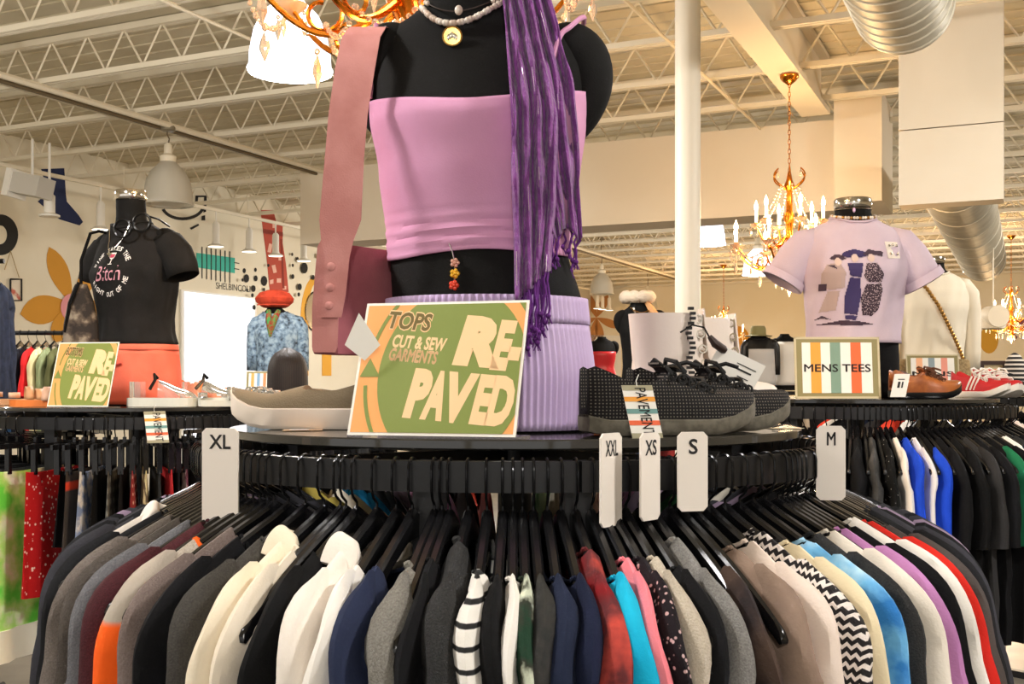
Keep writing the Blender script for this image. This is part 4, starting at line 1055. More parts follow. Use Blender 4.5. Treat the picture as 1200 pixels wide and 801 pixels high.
q = pts[8]; MB().box(q.x-.003, q.x+.003, q.y-.006, q.y-.002, q.z-.034, q.z).box(q.x-.011, q.x+.011, q.y-.006, q.y-.002, q.z-.014, q.z-.008).build('cross', m_silv, nl, False)
m_camo = mat('camo fabric', '#29231f', .9, c2='#8f8474', pat='noise', scale=17, lo=.44, hi=.6, c3='#55493e', bump=.1)
cb = thing('camo_bag', 'grey camouflage bag slung on the left mannequin', 'bag', LMX, 0)
e = P(95, 370, 4.02)-LMX
MB().rings([[e+Vector((.062*k*math.copysign(abs(math.cos(a))**.7, math.cos(a)), .03*k*math.sin(a), z)) for a in [q*math.pi/10 for q in range(20)]] for z, k in ((-.105, .8), (-.1, 1.05), (-.03, 1.0), (.05, .75), (.10, .45), (.115, .35))]).build('bag_body', m_camo, cb)
MB().tube([e+Vector((0, 0, .11)), e+Vector((.0, .0, .2)), e+Vector((.03, .01, .30)), Vector((-.14, -.02, .64)), Vector((-.12, .07, .64))], .006, 8).build('strap', m_blk, cb)
MB().tube([e+Vector((-.05, -.02, -.06)), e+Vector((-.03, -.03, .04)), e+Vector((.0, -.02, .12))], .006, 6).build('trim', m_blk, cb)
# things on the left rack top
def sandal(label, loc, rz, m1, m2, L=.24, group=None, ns=3):
    t = thing('sandal', label, 'sandal', loc, rz, group)
    so = [[(s*L, -w*.042, spring(s)*.3), (s*L, w*.042, spring(s)*.3), (s*L, w*.042, spring(s)*.3+.022), (s*L, -w*.042, spring(s)*.3+.022)] for s, w in zip(SS, SW)]
    MB().rings(so).build('sole', m1, t, False)
    for k in range(ns):
        x = L*(.5+.14*k); hw = .042
        MB().rings([[(x+dx, -hw*math.cos(a), .02+(.045-.008*k)*math.sin(a)) for a in [q*math.pi/12 for q in range(13)]] for dx in (-.012, .012)], closed=False, caps=False).build('strap', m2, t).modifiers.new('thick', 'SOLIDIFY').thickness = .003
    MB().rings([[(.012+.03*math.sin(a)-.01, -.036*math.cos(a), z) for a in [q*math.pi/10 for q in range(11)]] for z in (.03, .048)], closed=False, caps=False).build('heel_strap', m2, t).modifiers.new('thick', 'SOLIDIFY').thickness = .003
    return t
m_leath = mat('tan leather', '#cf9b6f', .5); m_peach = mat('peach leather', '#e0b394', .5); m_orl = mat('orange leather sole', '#d9762e', .5)
m_jelly = mat('clear jelly plastic', '#eef0ee', .08, trans=.85, ior=1.25); m_jsole = mat('pale grey sole', '#c9cbc2', .5)
sandal('tan leather sandal with an orange sole left of the BOTTOMS sign', ondisc(12, 3.80, Z_L+.001), math.radians(12), m_orl, m_peach)
sandal('peach sandal at the left frame edge behind the orange soled one', ondisc(-8, 4.05, Z_L+.001), math.radians(30), m_leath, m_leath)
def jelly(label, loc, rz):
    t = thing('jelly_shoe', label, 'shoe', loc, rz, 'clear jelly shoes')
    rs = [[(s*.23, -w*.043*math.cos(a), .03+(zt-.025)*.9*math.sin(a)**.8) for a in [k*math.pi/12 for k in range(13)]] for s, w, zt in zip(SS[6:], SW[6:], ST[6:])]
    MB().rings(rs, closed=False, caps=False).build('clear_upper', m_jelly, t)
    rs = [[(.05-.045*math.sin(a), -.036*math.cos(a), z) for a in [q*math.pi/10 for q in range(11)]] for z in (.03, .05, .085)]
    MB().rings(rs, closed=False, caps=False).build('clear_heel', m_jelly, t)
    MB().rings([[(s*.23, -w*.045, 0), (s*.23, w*.045, 0), (s*.23, w*.045, .03), (s*.23, -w*.045, .03)] for s, w in zip(SS, SW)]).build('sole', m_jsole, t, False)
    MB().tube([(.08, -.03, .06), (.09, 0, .09), (.085, .012, .11), (.095, .02, .095)], .006, 6).build('buckle', m_plas, t)
    return t
jelly('clear jelly shoe in front of the coral shorts', ondisc(150, 3.78, Z_L+.001), math.radians(5))
jelly('clear jelly shoe behind, right of the coral shorts', ondisc(213, 3.92, Z_L+.001), math.radians(-20))
for k, (px, d, rz, lb) in enumerate(((232, 3.80, 20, 'clear strapped sandal in front on the left rack top'), (262, 3.95, -15, 'clear strapped sandal in the middle of the pile'), (282, 4.12, 60, 'clear strapped sandal at the back of the pile'))):
    sandal(lb, ondisc(px, d, Z_L+.001), math.radians(rz), m_jsole, m_jelly, .22, 'pile of clear strapped sandals', 4)
sandal('beige strapped sandal at the right end of the left rack', ondisc(272, 4.32, Z_L+.001), math.radians(10), m_leath, m_peach, .22)
shoe('flat_shoe', 'orange leather flat behind the coral shorts', 'shoe', ondisc(205, 4.2, Z_L+.001), math.radians(-10), .22, .08, m_orl, m_orl, m_tan)
p_ = P(173, 519, 3.49)
strip_tag('orange striped PAVEMENT tag on the left rail', p_, Vector((1, .0, .03)), Vector((-.12, -.02, 1)), .068, .10)
# bottoms on clip hangers
HLL, HGL = 'black clip hanger hooked on the left rack of bottoms', 'clip hangers on the left rack'
def bottoms(th, m, label, cat='skirt', name='skirt', hw=.15, hem=.46, T=.018, band=None, dz=0, wide=.25, group=None):
    put_hanger(CL, B_L, th, HLL, HGL, 'clip'); o, rz = frame(CL, B_L, th); rnd = random.Random(int(th*10)+900)
    t = thing(name, label, cat, o, rz, group); ph = rnd.uniform(0, 6); n = 26; rs = []
    for i in range(15):
        u = i/14; z = -.065-u*(hem-.065); w = hw*(1+wide*u); tt = T*(.25+.75*u)
        z -= .035; rs.append([(w*math.copysign(abs(math.cos(a))**.8, math.cos(a)), (tt*math.sin(a)+u*.010*math.sin(math.cos(a)*9+ph))*(.5+.5*(1 if math.cos(a) > -.2 else .5)), z+.004*math.cos(a*3)) for a in [q*2*math.pi/n for q in range(n)]])
    MB().rings(rs).build('panel', m, t)
    if band:
        MB().rings([[(x*1.03, y*1.25, z+dzz) for (x, y, z) in rs[-1]] for dzz in (.01, -.09)]).build('hem', band, t)
    return t
m_band = fab('bandana', '#efd2c8', c2='#b0181c', pat='voronoi', scale=55, lo=.20, hi=.25)
bottoms(-17, fab('lime tie dye', '#6bd84a', c2='#f4f1d6', c3='#b9e67c', scale=7, lo=.4, hi=.6), 'lime green tie dye skirt with a white hem on the left rack', hw=.19, hem=.56, band=fab('white hem', '#eee8d4'))
bottoms(-9, m_band, 'red paisley bandana print skirt on the left rack', hem=.45, hw=.175, wide=.15)
bottoms(-2.5, m_blk, 'black pleated shorts right of the bandana skirt', 'shorts', 'shorts', hem=.30, hw=.11)
bottoms(.5, fab('pewter', '#3b3530', c2='#c23a1e', pat='Z', scale=1.1, lo=.97, hi=.99, dist=0), 'dark shorts with red piping beside the bandana skirt', 'shorts', 'shorts', hem=.42)
bottoms(4, fab('blue floral', '#7d8fb4', c2='#d9d6d2', scale=24, lo=.45, hi=.6), 'pale blue floral skirt on the left rack', hem=.42)
bottoms(11, mat('grey plaid', '#4a4741', .9, c2='#77736a', pat='plaid', scale=9, lo=.2, hi=.7), 'grey plaid skirt on the left rack', hem=.40)
bottoms(17, mat('red gingham', '#7c1418', .9, c2='#d8b8a8', pat='plaid', scale=12, lo=.5, hi=.9), 'red checked skirt on the left rack', hem=.34)
bottoms(20.5, fab('ditsy cream', '#cdbb8a', c2='#5a4a3a', scale=30, lo=.5, hi=.6), 'cream printed skirt on the left rack', hem=.33)
bottoms(27, fab('cherry', '#b8292c'), 'slim cherry red skirt among black ones', hem=.34)
bottoms(31, fab('wine print', '#5a2a34', c2='#c2a39a', scale=30), 'wine printed skirt among the black ones', hem=.33)
bottoms(44, fab('powder blue', '#aebdd9'), 'powder blue skirt at the right side of the left rack', hem=.40)
bottoms(48, fab('golden', '#b99a3c'), 'narrow golden skirt next to the powder blue one', hem=.38)
for k, th in enumerate((-96, -108, -120, -86, -76, -66, -58, -50, -43, -36, -30, -25,  7.5, 14, 24, 29, 34, 37, 40.5, 46, 51, 54.5, 58, 66, 75, 85, 96, 110, 125, 140, 155, 170, 185, 200, 215, 228)):
    bottoms(th, (m_blk, m_blk2, m_char)[k % 3], 'dark shorts packed among others on the left rack', 'shorts', 'shorts', hem=.32+.06*(k % 3), T=.012, group='dark shorts on the left rack')
# ------------------------------------------------------------------ right rack
RMX = Vector((1.26, 4.1, Z_R))
mannequin('black mannequin wearing the lavender graphic tee on the right rack', RMX, 0, MAL, False, .70)
m_lav = fab('lavender jersey', '#d6c3cf', c2='#cebac8', scale=6)
slR = [(.13, .575, .055, .055), (.17, .562, .066, .062), (.205, .52, .070, .066), (.235, .47, .072, .066), (.262, .425, .072, .064)]
tr, shr = tee('t_shirt', 'lavender tee printed with three women in hats', RMX, 0, MAL, .20, .662, m_lav, .022, slR, cuff=True)
bv = bvh_of(shr); rpx = lambda x, y: ((x-1000)*.00304, (466-y)*.00304+.012)
def inside(x, y, P_):
    c = False
    for i in range(len(P_)):
        (x0, y0), (x1, y1) = P_[i-1], P_[i]
        if (y0 > y) != (y1 > y) and x < (x1-x0)*(y-y0)/(y1-y0)+x0: c = not c
    return c
def pr(polys, m, name, off=.002, g=.003):
    b = MB()
    for p in polys:
        q = [rpx(x, y) for x, y in p]; vs = []; fs = []; ix = {}
        i0, i1 = int(min(a for a, _ in q)/g)-1, int(max(a for a, _ in q)/g)+1; j0, j1 = int(min(c for _, c in q)/g)-1, int(max(c for _, c in q)/g)+1
        for i in range(i0, i1+1):
            for j in range(j0, j1+1):
                if inside((i+.5)*g, (j+.5)*g, q):
                    f = []
                    for di, dj in ((0, 0), (1, 0), (1, 1), (0, 1)):
                        kk = (i+di, j+dj)
                        if kk not in ix: ix[kk] = len(vs); vs.append((kk[0]*g, kk[1]*g))
                        f.append(ix[kk])
                    fs.append(tuple(f))
        if fs: b.add(*decal(bv, Vector((0, 0, 0)), rt, up_, dr, vs, fs, off))
    return b.build(name, m, tr, False)
m_ind = mat('indigo print', '#372a5c', .7); m_plum = mat('plum print', '#43303f', .7); m_tau = mat('taupe print', '#b79f9a', .7); m_skin = mat('pale face print', '#dcc3b8', .7)
m_dots = mat('dotted print', '#c4adb0', .8, c2='#3b2b38', pat='voronoi', scale=190, lo=.30, hi=.40)
E = lambda cx, cy, rx, ry, n=14: ell(cx, cy, rx, ry, n)
pr([[(958, 312), (972, 310), (978, 322), (977, 340), (963, 342), (952, 338), (953, 322)], [(960, 344), (972, 344), (968, 366), (952, 368)]], m_tau, 'jacket_print')
pr([[(961, 305), (967, 300), (976, 301), (979, 306), (970, 308)], [(951, 335), (959, 335), (959, 343), (951, 343)], [(946, 378), (955, 372), (964, 377), (955, 375)], [(958, 313), (969, 318), (966, 313)]], m_plum, 'dark_print', .0028)
pr([E(970, 309, 4, 5), E(989, 305, 4, 5), E(1008, 305, 4, 5)], m_skin, 'face_print', .0034)
pr([[(973, 303), (978, 297), (989, 294), (1001, 297), (1006, 302), (996, 304), (982, 304)], [(980, 311), (998, 311), (996, 328), (983, 326)], [(983, 328), (995, 329), (996, 350), (992, 372), (977, 370), (977, 352)], [(978, 372), (992, 373), (990, 378), (979, 377)]], m_ind, 'blue_dress_print', .0028)
pr([[(999, 300), (1006, 294), (1014, 296), (1024, 297), (1022, 303), (1012, 301), (1004, 303)]], m_plum, 'hat_print', .003)
pr([[(1002, 311), (1014, 311), (1023, 324), (1020, 334), (1004, 334), (999, 326)]], m_dots, 'blouse_print')
pr([[(1002, 336), (1020, 335), (1022, 342), (1017, 366), (1010, 373), (998, 372), (996, 352)]], m_dots, 'skirt_print')
pr([[(948, 383), (975, 378), (1000, 380), (1012, 383), (990, 384)]], m_plum, 'scribble_print')
bg = thing('pin_card', 'small card of pins fixed on the lavender tee', 'pin', RMX)
b = [rpx(*q) for q in ((1028, 284), (1045, 284), (1047, 304), (1030, 305))]
MB().add(*decal(bv, Vector((0, 0, 0)), rt, up_, dr, b, [(0, 1, 2, 3)], .004)).build('card', mat('pin card', '#efe3d6', .4), bg, False)
for x, y in ((1033, 289), (1038, 288), (1043, 289), (1034, 299), (1043, 299)):
    c = decal(bv, Vector((0, 0, 0)), rt, up_, dr, [rpx(x, y)], [], .006)[0][0]; MB().ball(c, .005, 8, 5).build('pin', m_silv, bg)
nk = thing('bead_necklace', 'string of small white beads on the lavender tee collar', 'necklace', RMX)
for q in range(30):
    a = math.pi+q/29*math.pi; c = surf(MAL, .672-.018*abs(math.sin(a)), a, .014); MB().ball(c, .0062, 7, 4).build('bead', m_pearl if q % 3 else m_brass, nk)
nk = thing('choker', 'thin silver choker with a charm on the black neck', 'necklace', RMX)
MB().tube([surf(MAL, .692, q*math.pi/16, .003) for q in range(33)], .002, 5).build('band', m_silv, nk); MB().ball(surf(MAL, .684, -math.pi/2-.2, .004), .007, 7, 5, (.8, .6, 1.3)).build('charm', mat('lilac charm', '#d9b7dc', .3), nk)
pa = thing('trousers', 'black trousers on the lavender tee mannequin', 'trousers', RMX)
thick(shell(MAL, lambda p: .003, lambda p: .22, .012, 50, 10).build('waist', m_blk, pa))
m_brn = mat('brown leather', '#a8602c', .35, c2='#8a4a20', scale=20, bump=.03); m_red = mat('red canvas', '#c01f22', .7); m_ws = mat('white rubber', '#efe9df', .6)
shoe('leather_shoe', 'brown leather lace up shoe with a price tag', 'shoe', ondisc(1044, 3.72, Z_R+.001), math.radians(8), .25, .09, m_brn, m_plas, m_tan, mat('brown lace', '#5a3218', .7), group='brown leather shoes')
shoe('leather_shoe', 'brown leather shoe behind its tagged twin', 'shoe', ondisc(1050, 3.90, Z_R+.001), math.radians(12), .25, .09, mat('dark brown leather', '#5d3520', .35), m_plas, m_tan, mat('brown lace', '#5a3218', .7), group='brown leather shoes')
pt = thing('price_tag', 'white price tag hanging on the brown leather shoe', 'tag', P(1043, 465, 3.60))
fn = lambda a, b, off: Vector((a+b*.2, -off, b)); flat(pt, fn, 'card', m_paper, [[(0, 0), (.05, 0), (.05, .075), (0, .075)]], 0, th=.001)
flat(pt, fn, 'small_print', m_ink, [[(0.016, 0.03), (0.024, 0.03), (0.024, 0.05), (0.016, 0.05)], [(0.029, 0.03), (0.034, 0.03), (0.034, 0.05), (0.029, 0.05)], [(0.014, 0.056), (0.036, 0.056), (0.036, 0.059), (0.014, 0.059)]], .0012, th=.0003)
shoe('sneaker', 'red sneaker with white stripes, left of the pair', 'shoe', ondisc(1118, 4.18, Z_R+.001), math.radians(-62), .24, .09, m_red, m_ws, m_tan, m_ws, stripes=m_ws, group='red striped sneakers')
shoe('sneaker', 'red sneaker with white stripes, right of the pair', 'shoe', ondisc(1143, 4.2, Z_R+.001), math.radians(-75), .24, .09, m_red, m_ws, m_tan, m_ws, stripes=m_ws, group='red striped sneakers')
HLR, HGR = 'black plastic hanger hooked on the right rack', 'black hangers on the right rack'
def GR(th, name, label, m, cat='shirt', **k):
    k.setdefault('T', .014); k.setdefault('g', .07)
    return hang(CR, B_R, th, m, label, cat, name, hl=HLR, hg=HGR, **k)
m_roy = fab('royal blue', '#1d46c4')
GR(-27, 'shirt', 'ash grey tee at the left of the mens tees', fab('ash', '#77736c'))
GR(-24, 'shirt', 'burgundy tee among the mens tees', fab('burgundy tee', '#6d1f2e'))
GR(-21, 'shirt', 'black tee right of the burgundy tee', m_blk)
GR(-16.5, 'hoodie', 'bulky black hoodie among the mens tees', m_blk2, 'hoodie', T=.022)
GR(-12.5, 'shirt', 'washed charcoal tee among the mens tees', fab('washed charcoal', '#3a3a3a', c2='#4b4a49', scale=20))
GR(-9, 'shirt', 'black speckled tee among the mens tees', fab('speckle', '#d8d4cc', c2='#101010', pat='voronoi', scale=80, lo=.08, hi=.13))
GR(-5.5, 'shirt', 'white tee left of the royal blue tee', m_white, T=.010)
GR(-2.5, 'shirt', 'royal blue tee with a white edge', m_roy, T=.014)
GR(0, 'shirt', 'slim white tee right of the royal blue tee', fab('bright white', '#e8e6e4'), T=.008)
GR(3, 'shirt', 'black tee with royal blue sleeves', m_blk, T=.018, sm=m_roy)
GR(7.5, 'shirt', 'black tee right of the blue sleeved one', m_blk2, T=.02)
GR(12, 'shirt', 'crumpled black tee near the middle of the mens rack', m_blk, T=.02)
GR(16, 'shirt', 'dark grey tee on the mens rack', fab('iron', '#2e2d2d'), T=.017)
GR(20, 'shirt', 'wide black tee on the mens rack', m_blk2, T=.02)
GR(24.5, 'shirt', 'black tee with green sleeves', m_blk, T=.016, sm=fab('bottle green', '#1d6b45'))
GR(28.5, 'shirt', 'black tee near the right edge of the photo', m_blk, T=.016)
GR(33, 'shirt', 'white baseball tee with navy sleeves at the right edge', m_white, sm=m_navy, T=.016)
for th in (38, 43, 48, 54, 60, 67, 74, 82, 90, 100, 112, 124, 136, -31, -35, -40, -46, -53, -60, -68):
    GR(th, 'shirt', 'plain dark tee on the side of the mens rack', (m_blk, m_blk2, m_char)[int(th) % 3], group='dark tees on the sides of the mens rack')
for th in (-18.7, -14.4, -10.6, -7.2, 1.5, 5.2, 9.8, 14, 18, 22, 26.5, 30.8, 35.5): put_hanger(CR, B_R, th, HLR, HGR)
# ------------------------------------------------------------------ rack behind with the white sweater
WMX = Vector((2.27, 6.0, Z_R))
mannequin('black mannequin in the white sweater at the right', WMX, 0, MAL, False, .70)
slW = [(.13, .575, .05, .05), (.17, .565, .056, .05), (.20, .53, .055, .048), (.213, .45, .050, .046), (.218, .35, .046, .042), (.22, .22, .042, .04), (.22, .12, .038, .038)]
tee('sweater', 'cream white long sleeve sweater on the mannequin behind', WMX, 0, MAL, .10, .655, fab('cream knit sweater', '#e7dcc6'), .018, slW, cat='sweater')
pu = thing('fuzzy_purse', 'tan fuzzy purse with a chain strap over the white sweater', 'purse', WMX)
m_fuz = mat('tan faux fur', '#a68d64', .95, c2='#8a734e', scale=70, bump=.6, bscale=120)
MB().rings([[Vector((-.05+.20*k*math.copysign(abs(math.cos(a))**.5, math.cos(a)), -.15+.03*math.sin(a)*k, z)) for a in [q*math.pi/12 for q in range(24)]] for z, k in ((.02, .9), (.03, 1), (.10, 1.0), (.17, .97), (.18, .9))]).build('purse_body', m_fuz, pu)
MB().ball((-.04, -.19, .13), .022, 10, 6, (1, .5, 1)).build('clasp', m_plas, pu)
for k in range(26):
    u = k/25; c = Vector((lerp(-.10, .14, u), front(MAL, lerp(.60, .17, u), lerp(-.10, .14, u), .036), lerp(.60, .17, u))); MB().ball(c, .011, 6, 4, (1, .6, 1.2)).build('chain_link', m_brass, pu)
HL4, HG4 = 'black plastic hanger on the rack of the white sweater', 'hangers on the rack behind'
for k, th in enumerate(range(-100, 101, 8)):
    c = [fab('red orange', '#d5402a'), m_white, m_blk, m_blk2, m_navy, m_char][k % 6]; nm = ['red orange', 'white', 'black', 'soft black', 'navy', 'charcoal'][k % 6]
    hang(C4, B_R, th, c, '%s tee on the rack behind at the right' % nm, 'shirt', 'shirt', group='%s tees on the rack behind' % nm, hl=HL4, hg=HG4, hem=.5, T=.014)
shoe('leather_shoe', 'black leather shoe on the rack behind, front', 'shoe', ondisc(1152, 5.85, Z_R+.001), math.radians(15), .26, .095, m_plas, m_plas, m_blk, m_lace, eyelets=False)
shoe('leather_shoe', 'black leather shoe on the rack behind, far one', 'shoe', ondisc(1150, 6.1, Z_R+.001), math.radians(25), .26, .095, m_plas, m_plas, m_blk, m_lace, eyelets=False)
st = thing('knit_hat', 'black and white striped knit hat at the right edge', 'hat', Vector((ondisc(1189, 6.25, 0).x, 6.25, Z_R)))
MB().lathe([(.05, 0), (.055, .02), (.055, .14), (.048, .18), (.03, .21), (.004, .225)], 20).build('crown', mat('striped knit', '#1f1b1c', .9, c2='#d9cfc2', pat='Z', scale=13, lo=.55, hi=.65, dist=0), st)
MB().lathe([(.056, 0), (.061, .005), (.061, .045), (.056, .05)], 20, caps=False).build('brim', m_blk, st)
pf = thing('picture_frame', 'dark wooden picture frame on the rack behind', 'picture frame', Vector((ondisc(1149, 6.35, 0).x, 6.35, Z_R)), math.radians(-5))
MB().box(0, .145, 0, .02, 0, .022).box(0, .145, 0, .02, .158, .18).box(0, .02, 0, .02, .022, .158).box(.125, .145, 0, .02, .022, .158).build('frame', mat('dark wood', '#3a2419', .5), pf, False)
MB().box(.02, .125, .008, .014, .022, .158).build('picture', mat('aged paper', '#dcc9a2', .7, c2='#c9b083', scale=20), pf, False)
# ------------------------------------------------------------------ denim mannequin, shopper, far left rail
DMX = Vector(((327-600)/F*9, 9.0, Z_L))
mannequin('mannequin in a bleached denim jacket far left of centre', DMX, 0, FEM, False, .70, False)
m_den = mat('acid wash denim', '#9db0bd', .9, c2='#2b343c', scale=26, lo=.36, hi=.68, c3='#71879a', bump=.1)
slD = [(.13, .58, .05, .05), (.165, .57, .056, .052), (.19, .53, .055, .05), (.20, .43, .05, .046), (.205, .30, .046, .044), (.208, .18, .042, .04)]
tee('denim_jacket', 'acid wash denim jacket on the far left mannequin', DMX, 0, FEM, .08, .655, m_den, .020, slD, cat='jacket')
ht = thing('newsboy_hat', 'rust red floppy hat on the denim jacket mannequin', 'hat', DMX+Vector((-.036, 0, .69)))
MB().lathe([(.09, 0), (.11, .01), (.15, .045), (.155, .075), (.12, .12), (.06, .14), (.003, .145)], 22).build('crown', fab('rust', '#c4452c', c2='#a83a26', scale=20), ht)
MB().rings([[(.13*math.cos(a), -.06-.09*math.sin(a), z) for a in [q*math.pi/10 for q in range(11)]] for z in (.012, .022)], closed=False, caps=False).build('brim', fab('rust', '#c4452c'), ht)
sc_ = thing('patterned_scarf', 'red and green patterned scarf at the denim jacket collar', 'scarf', DMX)
MB().tube([(-.07, -.06, .66), (-.06, -.11, .6), (-.045, -.135, .52), (-.04, -.14, .45)], [.02, .025, .022, .012], 8).build('end', fab('scarf print', '#8e2a24', c2='#3f8a4a', scale=30), sc_); MB().tube([(.01, -.06, .66), (-.01, -.11, .6), (-.03, -.135, .52), (-.035, -.14, .47)], [.02, .025, .022, .012], 8).build('end', fab('scarf print', '#8e2a24'), sc_)
for k, th in enumerate(range(-100, 101, 9)):
    hang(C5, B_L, th, (m_blk, m_blk2, m_char)[k % 3], 'dark top on the rack below the denim jacket', 'shirt', 'shirt', group='dark tops under the denim jacket', hl='black hanger on the rack below the denim jacket', hg='hangers below the denim jacket', hem=.5, T=.014)
# shopper with dark hair, seen from behind
per = thing('person', 'shopper with long straight dark hair behind the left rack', 'person', Vector(((338-600)/F*6.0, 6.0, 0)))
pm = bpy.data.meshes.new('body'); 
J = [(0, 0, .92), (0, 0, 1.12), (0, 0, 1.32), (0, 0, 1.40), (0, 0, 1.47), (0, -.01, 1.56), (0, -.01, 1.66), (-.17, 0, 1.34), (-.22, .0, 1.08), (-.20, .10, .88), (.17, 0, 1.34), (.22, 0, 1.08), (.20, .10, .88), (-.09, 0, .86), (-.10, .01, .48), (-.10, -.02, .07), (-.10, .13, .04), (.09, 0, .86), (.10, .01, .48), (.10, -.02, .07), (.10, .13, .04)]
ED = [(0, 1), (1, 2), (2, 3), (3, 4), (4, 5), (5, 6), (2, 7), (7, 8), (8, 9), (2, 10), (10, 11), (11, 12), (0, 13), (13, 14), (14, 15), (15, 16), (0, 17), (17, 18), (18, 19), (19, 20)]
RA = [.13, .12, .14, .09, .055, .085, .07, .06, .042, .03, .06, .042, .03, .09, .06, .042, .035, .09, .06, .042, .035]
pm.from_pydata(J, ED, []); bo = link('body', pm, per); pm.skin_vertices.new() if hasattr(pm.skin_vertices, 'new') else None
sk_ = bo.modifiers.new('skin', 'SKIN')
if not pm.skin_vertices: 
    bpy.context.view_layer.update()
for k, r in enumerate(RA):
    try: pm.skin_vertices[0].data[k].radius = (r, r*.8 if k < 3 else r)
    except Exception: pass
try: pm.skin_vertices[0].data[0].use_root = True
except Exception: pass
bo.modifiers.new('sub', 'SUBSURF').levels = 2; pm.materials.append(fab('shopper clothes', '#23232a'))
hair = []
for i in range(15):
    u = i/14; z = lerp(1.735, 1.32, u); k = math.sqrt(max(.02, 1-((1-min(1, u/.32))**2.2)))
    w_ = lerp(.105, .115, u)*k; hair.append([(w_*math.cos(a), -.02+(w_*.95)*math.sin(a)*(1 if math.sin(a) < 0 else .75), z+.004*math.sin(a*11)) for a in [q*math.pi/16 for q in range(32)]])
MB().rings(hair).build('hair', mat('dark brown hair', '#1a1310', .6, c2='#30231d', pat='X', scale=40, bump=.15, bscale=120), per)
# straight rail at the far left
def hang_at(o, rz, m, label, cat, name, hl, hg, **k):
    c = Vector((o.x-RR*math.sin(0), o.y+RR, 0)); t = hang(c, o.z+HN, 0, m, label, cat, name, hl=hl, hg=hg, **k); return t
fl = thing('garment_rail', 'straight black rail of clothes at the far left', 'clothes rack', P(45, 388, 7.2)*1); fl.location.z = 0
ZF = P(0, 390, 7.2).z
MB().tube([(-.5, 0, ZF), (.6, 0, ZF)], .014, 8).build('rail', m_black, fl)
for s in (-.5, .6):
    MB().tube([(s, 0, .02), (s, 0, ZF)], .014, 8).build('upright', m_black, fl); MB().tube([(s, -.25, .015), (s, .25, .015)], .014, 8).build('foot', m_black, fl)
FLG = [('#24405e', 'blue denim shirt', 'shirt'), ('#14161d', 'black top', 'shirt'), ('#d92a2c', 'bright red ruffled top', 'shirt'), ('#e3d7a8', 'pale yellow top', 'shirt'), ('#8f9a72', 'sage green top', 'shirt'), ('#5d5f3c', 'olive jacket', 'jacket'), ('#4f5234', 'dark olive shirt', 'shirt'), ('#9db3c6', 'light denim jacket', 'jacket'), ('#c9c4ba', 'grey top', 'shirt'), ('#2c2c33', 'dark top', 'shirt')]
for k, (c, nm, ct_) in enumerate(FLG):
    x = P(24, 0, 7.2).x+.055*k; th = 0
    hang_at(Vector((x, 7.2, ZF-HN+.014)), 0, fab('rail '+nm, c), '%s on the straight rail at the far left' % nm, ct_, ct_, 'black hanger on the straight rail at the far left', 'hangers on the far left rail', T=.022, seed=k, hem=.6)
# long navy garment on a stand at the left edge
ns = thing('garment_stand', 'black T stand at the left edge of the photo', 'stand', (P(-24, 400, 5.4).x, 5.4, 0)); zs = P(0, 318, 5.4).z
MB().tube([(0, 0, .02), (0, 0, zs+HN)], .014, 8).build('pole', m_black, ns); MB().tube([(-.25, 0, zs+HN-.014), (.12, 0, zs+HN-.014)], .012, 8).build('arm', m_black, ns)
for a in (0, 1): MB().tube([(-.25*(1-a), -.25*a, .015), (.25*(1-a), .25*a, .015)], .014, 8).build('foot', m_black, ns)
hang_at(Vector((P(-10, 0, 5.4).x, 5.4, zs)), 0, fab('indigo denim', '#1c2233', c2='#252d42', scale=30), 'long dark indigo coat hanging at the left edge', 'coat', 'coat', 'black hanger holding the indigo coat', 'single hanger of the coat', T=.045, sleeve=.7, hem=.75, seed=77)
# ------------------------------------------------------------------ far racks and mannequins
def far_rack(label, x, y):
    rack(label, x, y, Z_L, B_L, (-40, 50, 130, 230))
def clothes_far(x, y, lab, cols):
    for k in range(14):
        th = -110+k*16; hang(Vector((x, y, 0)), B_L, th, fab('far '+cols[k % len(cols)], cols[k % len(cols)]), 'top hanging on the %s' % lab, 'shirt', 'shirt', group='tops on the %s' % lab, hl='hanger on the %s' % lab, hg='hangers on the %s' % lab, hem=.5, T=.03)
far_rack('round rack behind the white boots', .95, 8.8); clothes_far(.95, 8.8, 'rack behind the white boots', ['#8a2f2c', '#222226', '#d8cfc0', '#3c4a6a'])
far_rack('round rack far back right of the column', 3.3, 14.0); clothes_far(3.3, 14.0, 'rack far back right of the column', ['#222226', '#3a3a40', '#c7b8a4'])
far_rack('round rack far back beside the skirt', 1.25, 15.0); clothes_far(1.25, 15.0, 'rack far back beside the skirt', ['#c43a30', '#e0d6c6', '#2b2b30'])
q = Vector((1.01, 8.6, Z_L)); mannequin('black mannequin with pale fur collar behind the boots', q, 0, FEM, True, .70)
fu = thing('fur_hat', 'pale fluffy fur headband on the mannequin behind the boots', 'hat', q+Vector((-.036, 0, .745))); MB().rings([[((.10+.045*math.cos(b))*math.cos(a), (.08+.045*math.cos(b))*math.sin(a), .045*math.sin(b)*(1+.2*math.sin(a*9))) for b in [k*math.pi/5 for k in range(10)]] for a in [j*math.pi/14 for j in range(29)]], caps=False).build('fur_band', mat('pale fur', '#ead9c4', .95, bump=.8, bscale=90), fu)
nk = thing('bib_necklace', 'gold bib necklace with chains on the mannequin behind the boots', 'necklace', q)
for k in range(5): MB().tube([Vector((lerp(-.10, .07, u)*(1-.08*k), front(FEM, .64-(.04+.035*k)*math.sin(u*math.pi), lerp(-.1, .07, u), .012), .66-(.04+.035*k)*math.sin(u*math.pi))) for u in [j/12 for j in range(13)]], .004, 5).build('chain', m_brass if k < 2 else m_silv, nk)
pk = thing('peach_scarf', 'peach chiffon scarf on the mannequin behind the boots', 'scarf', q)
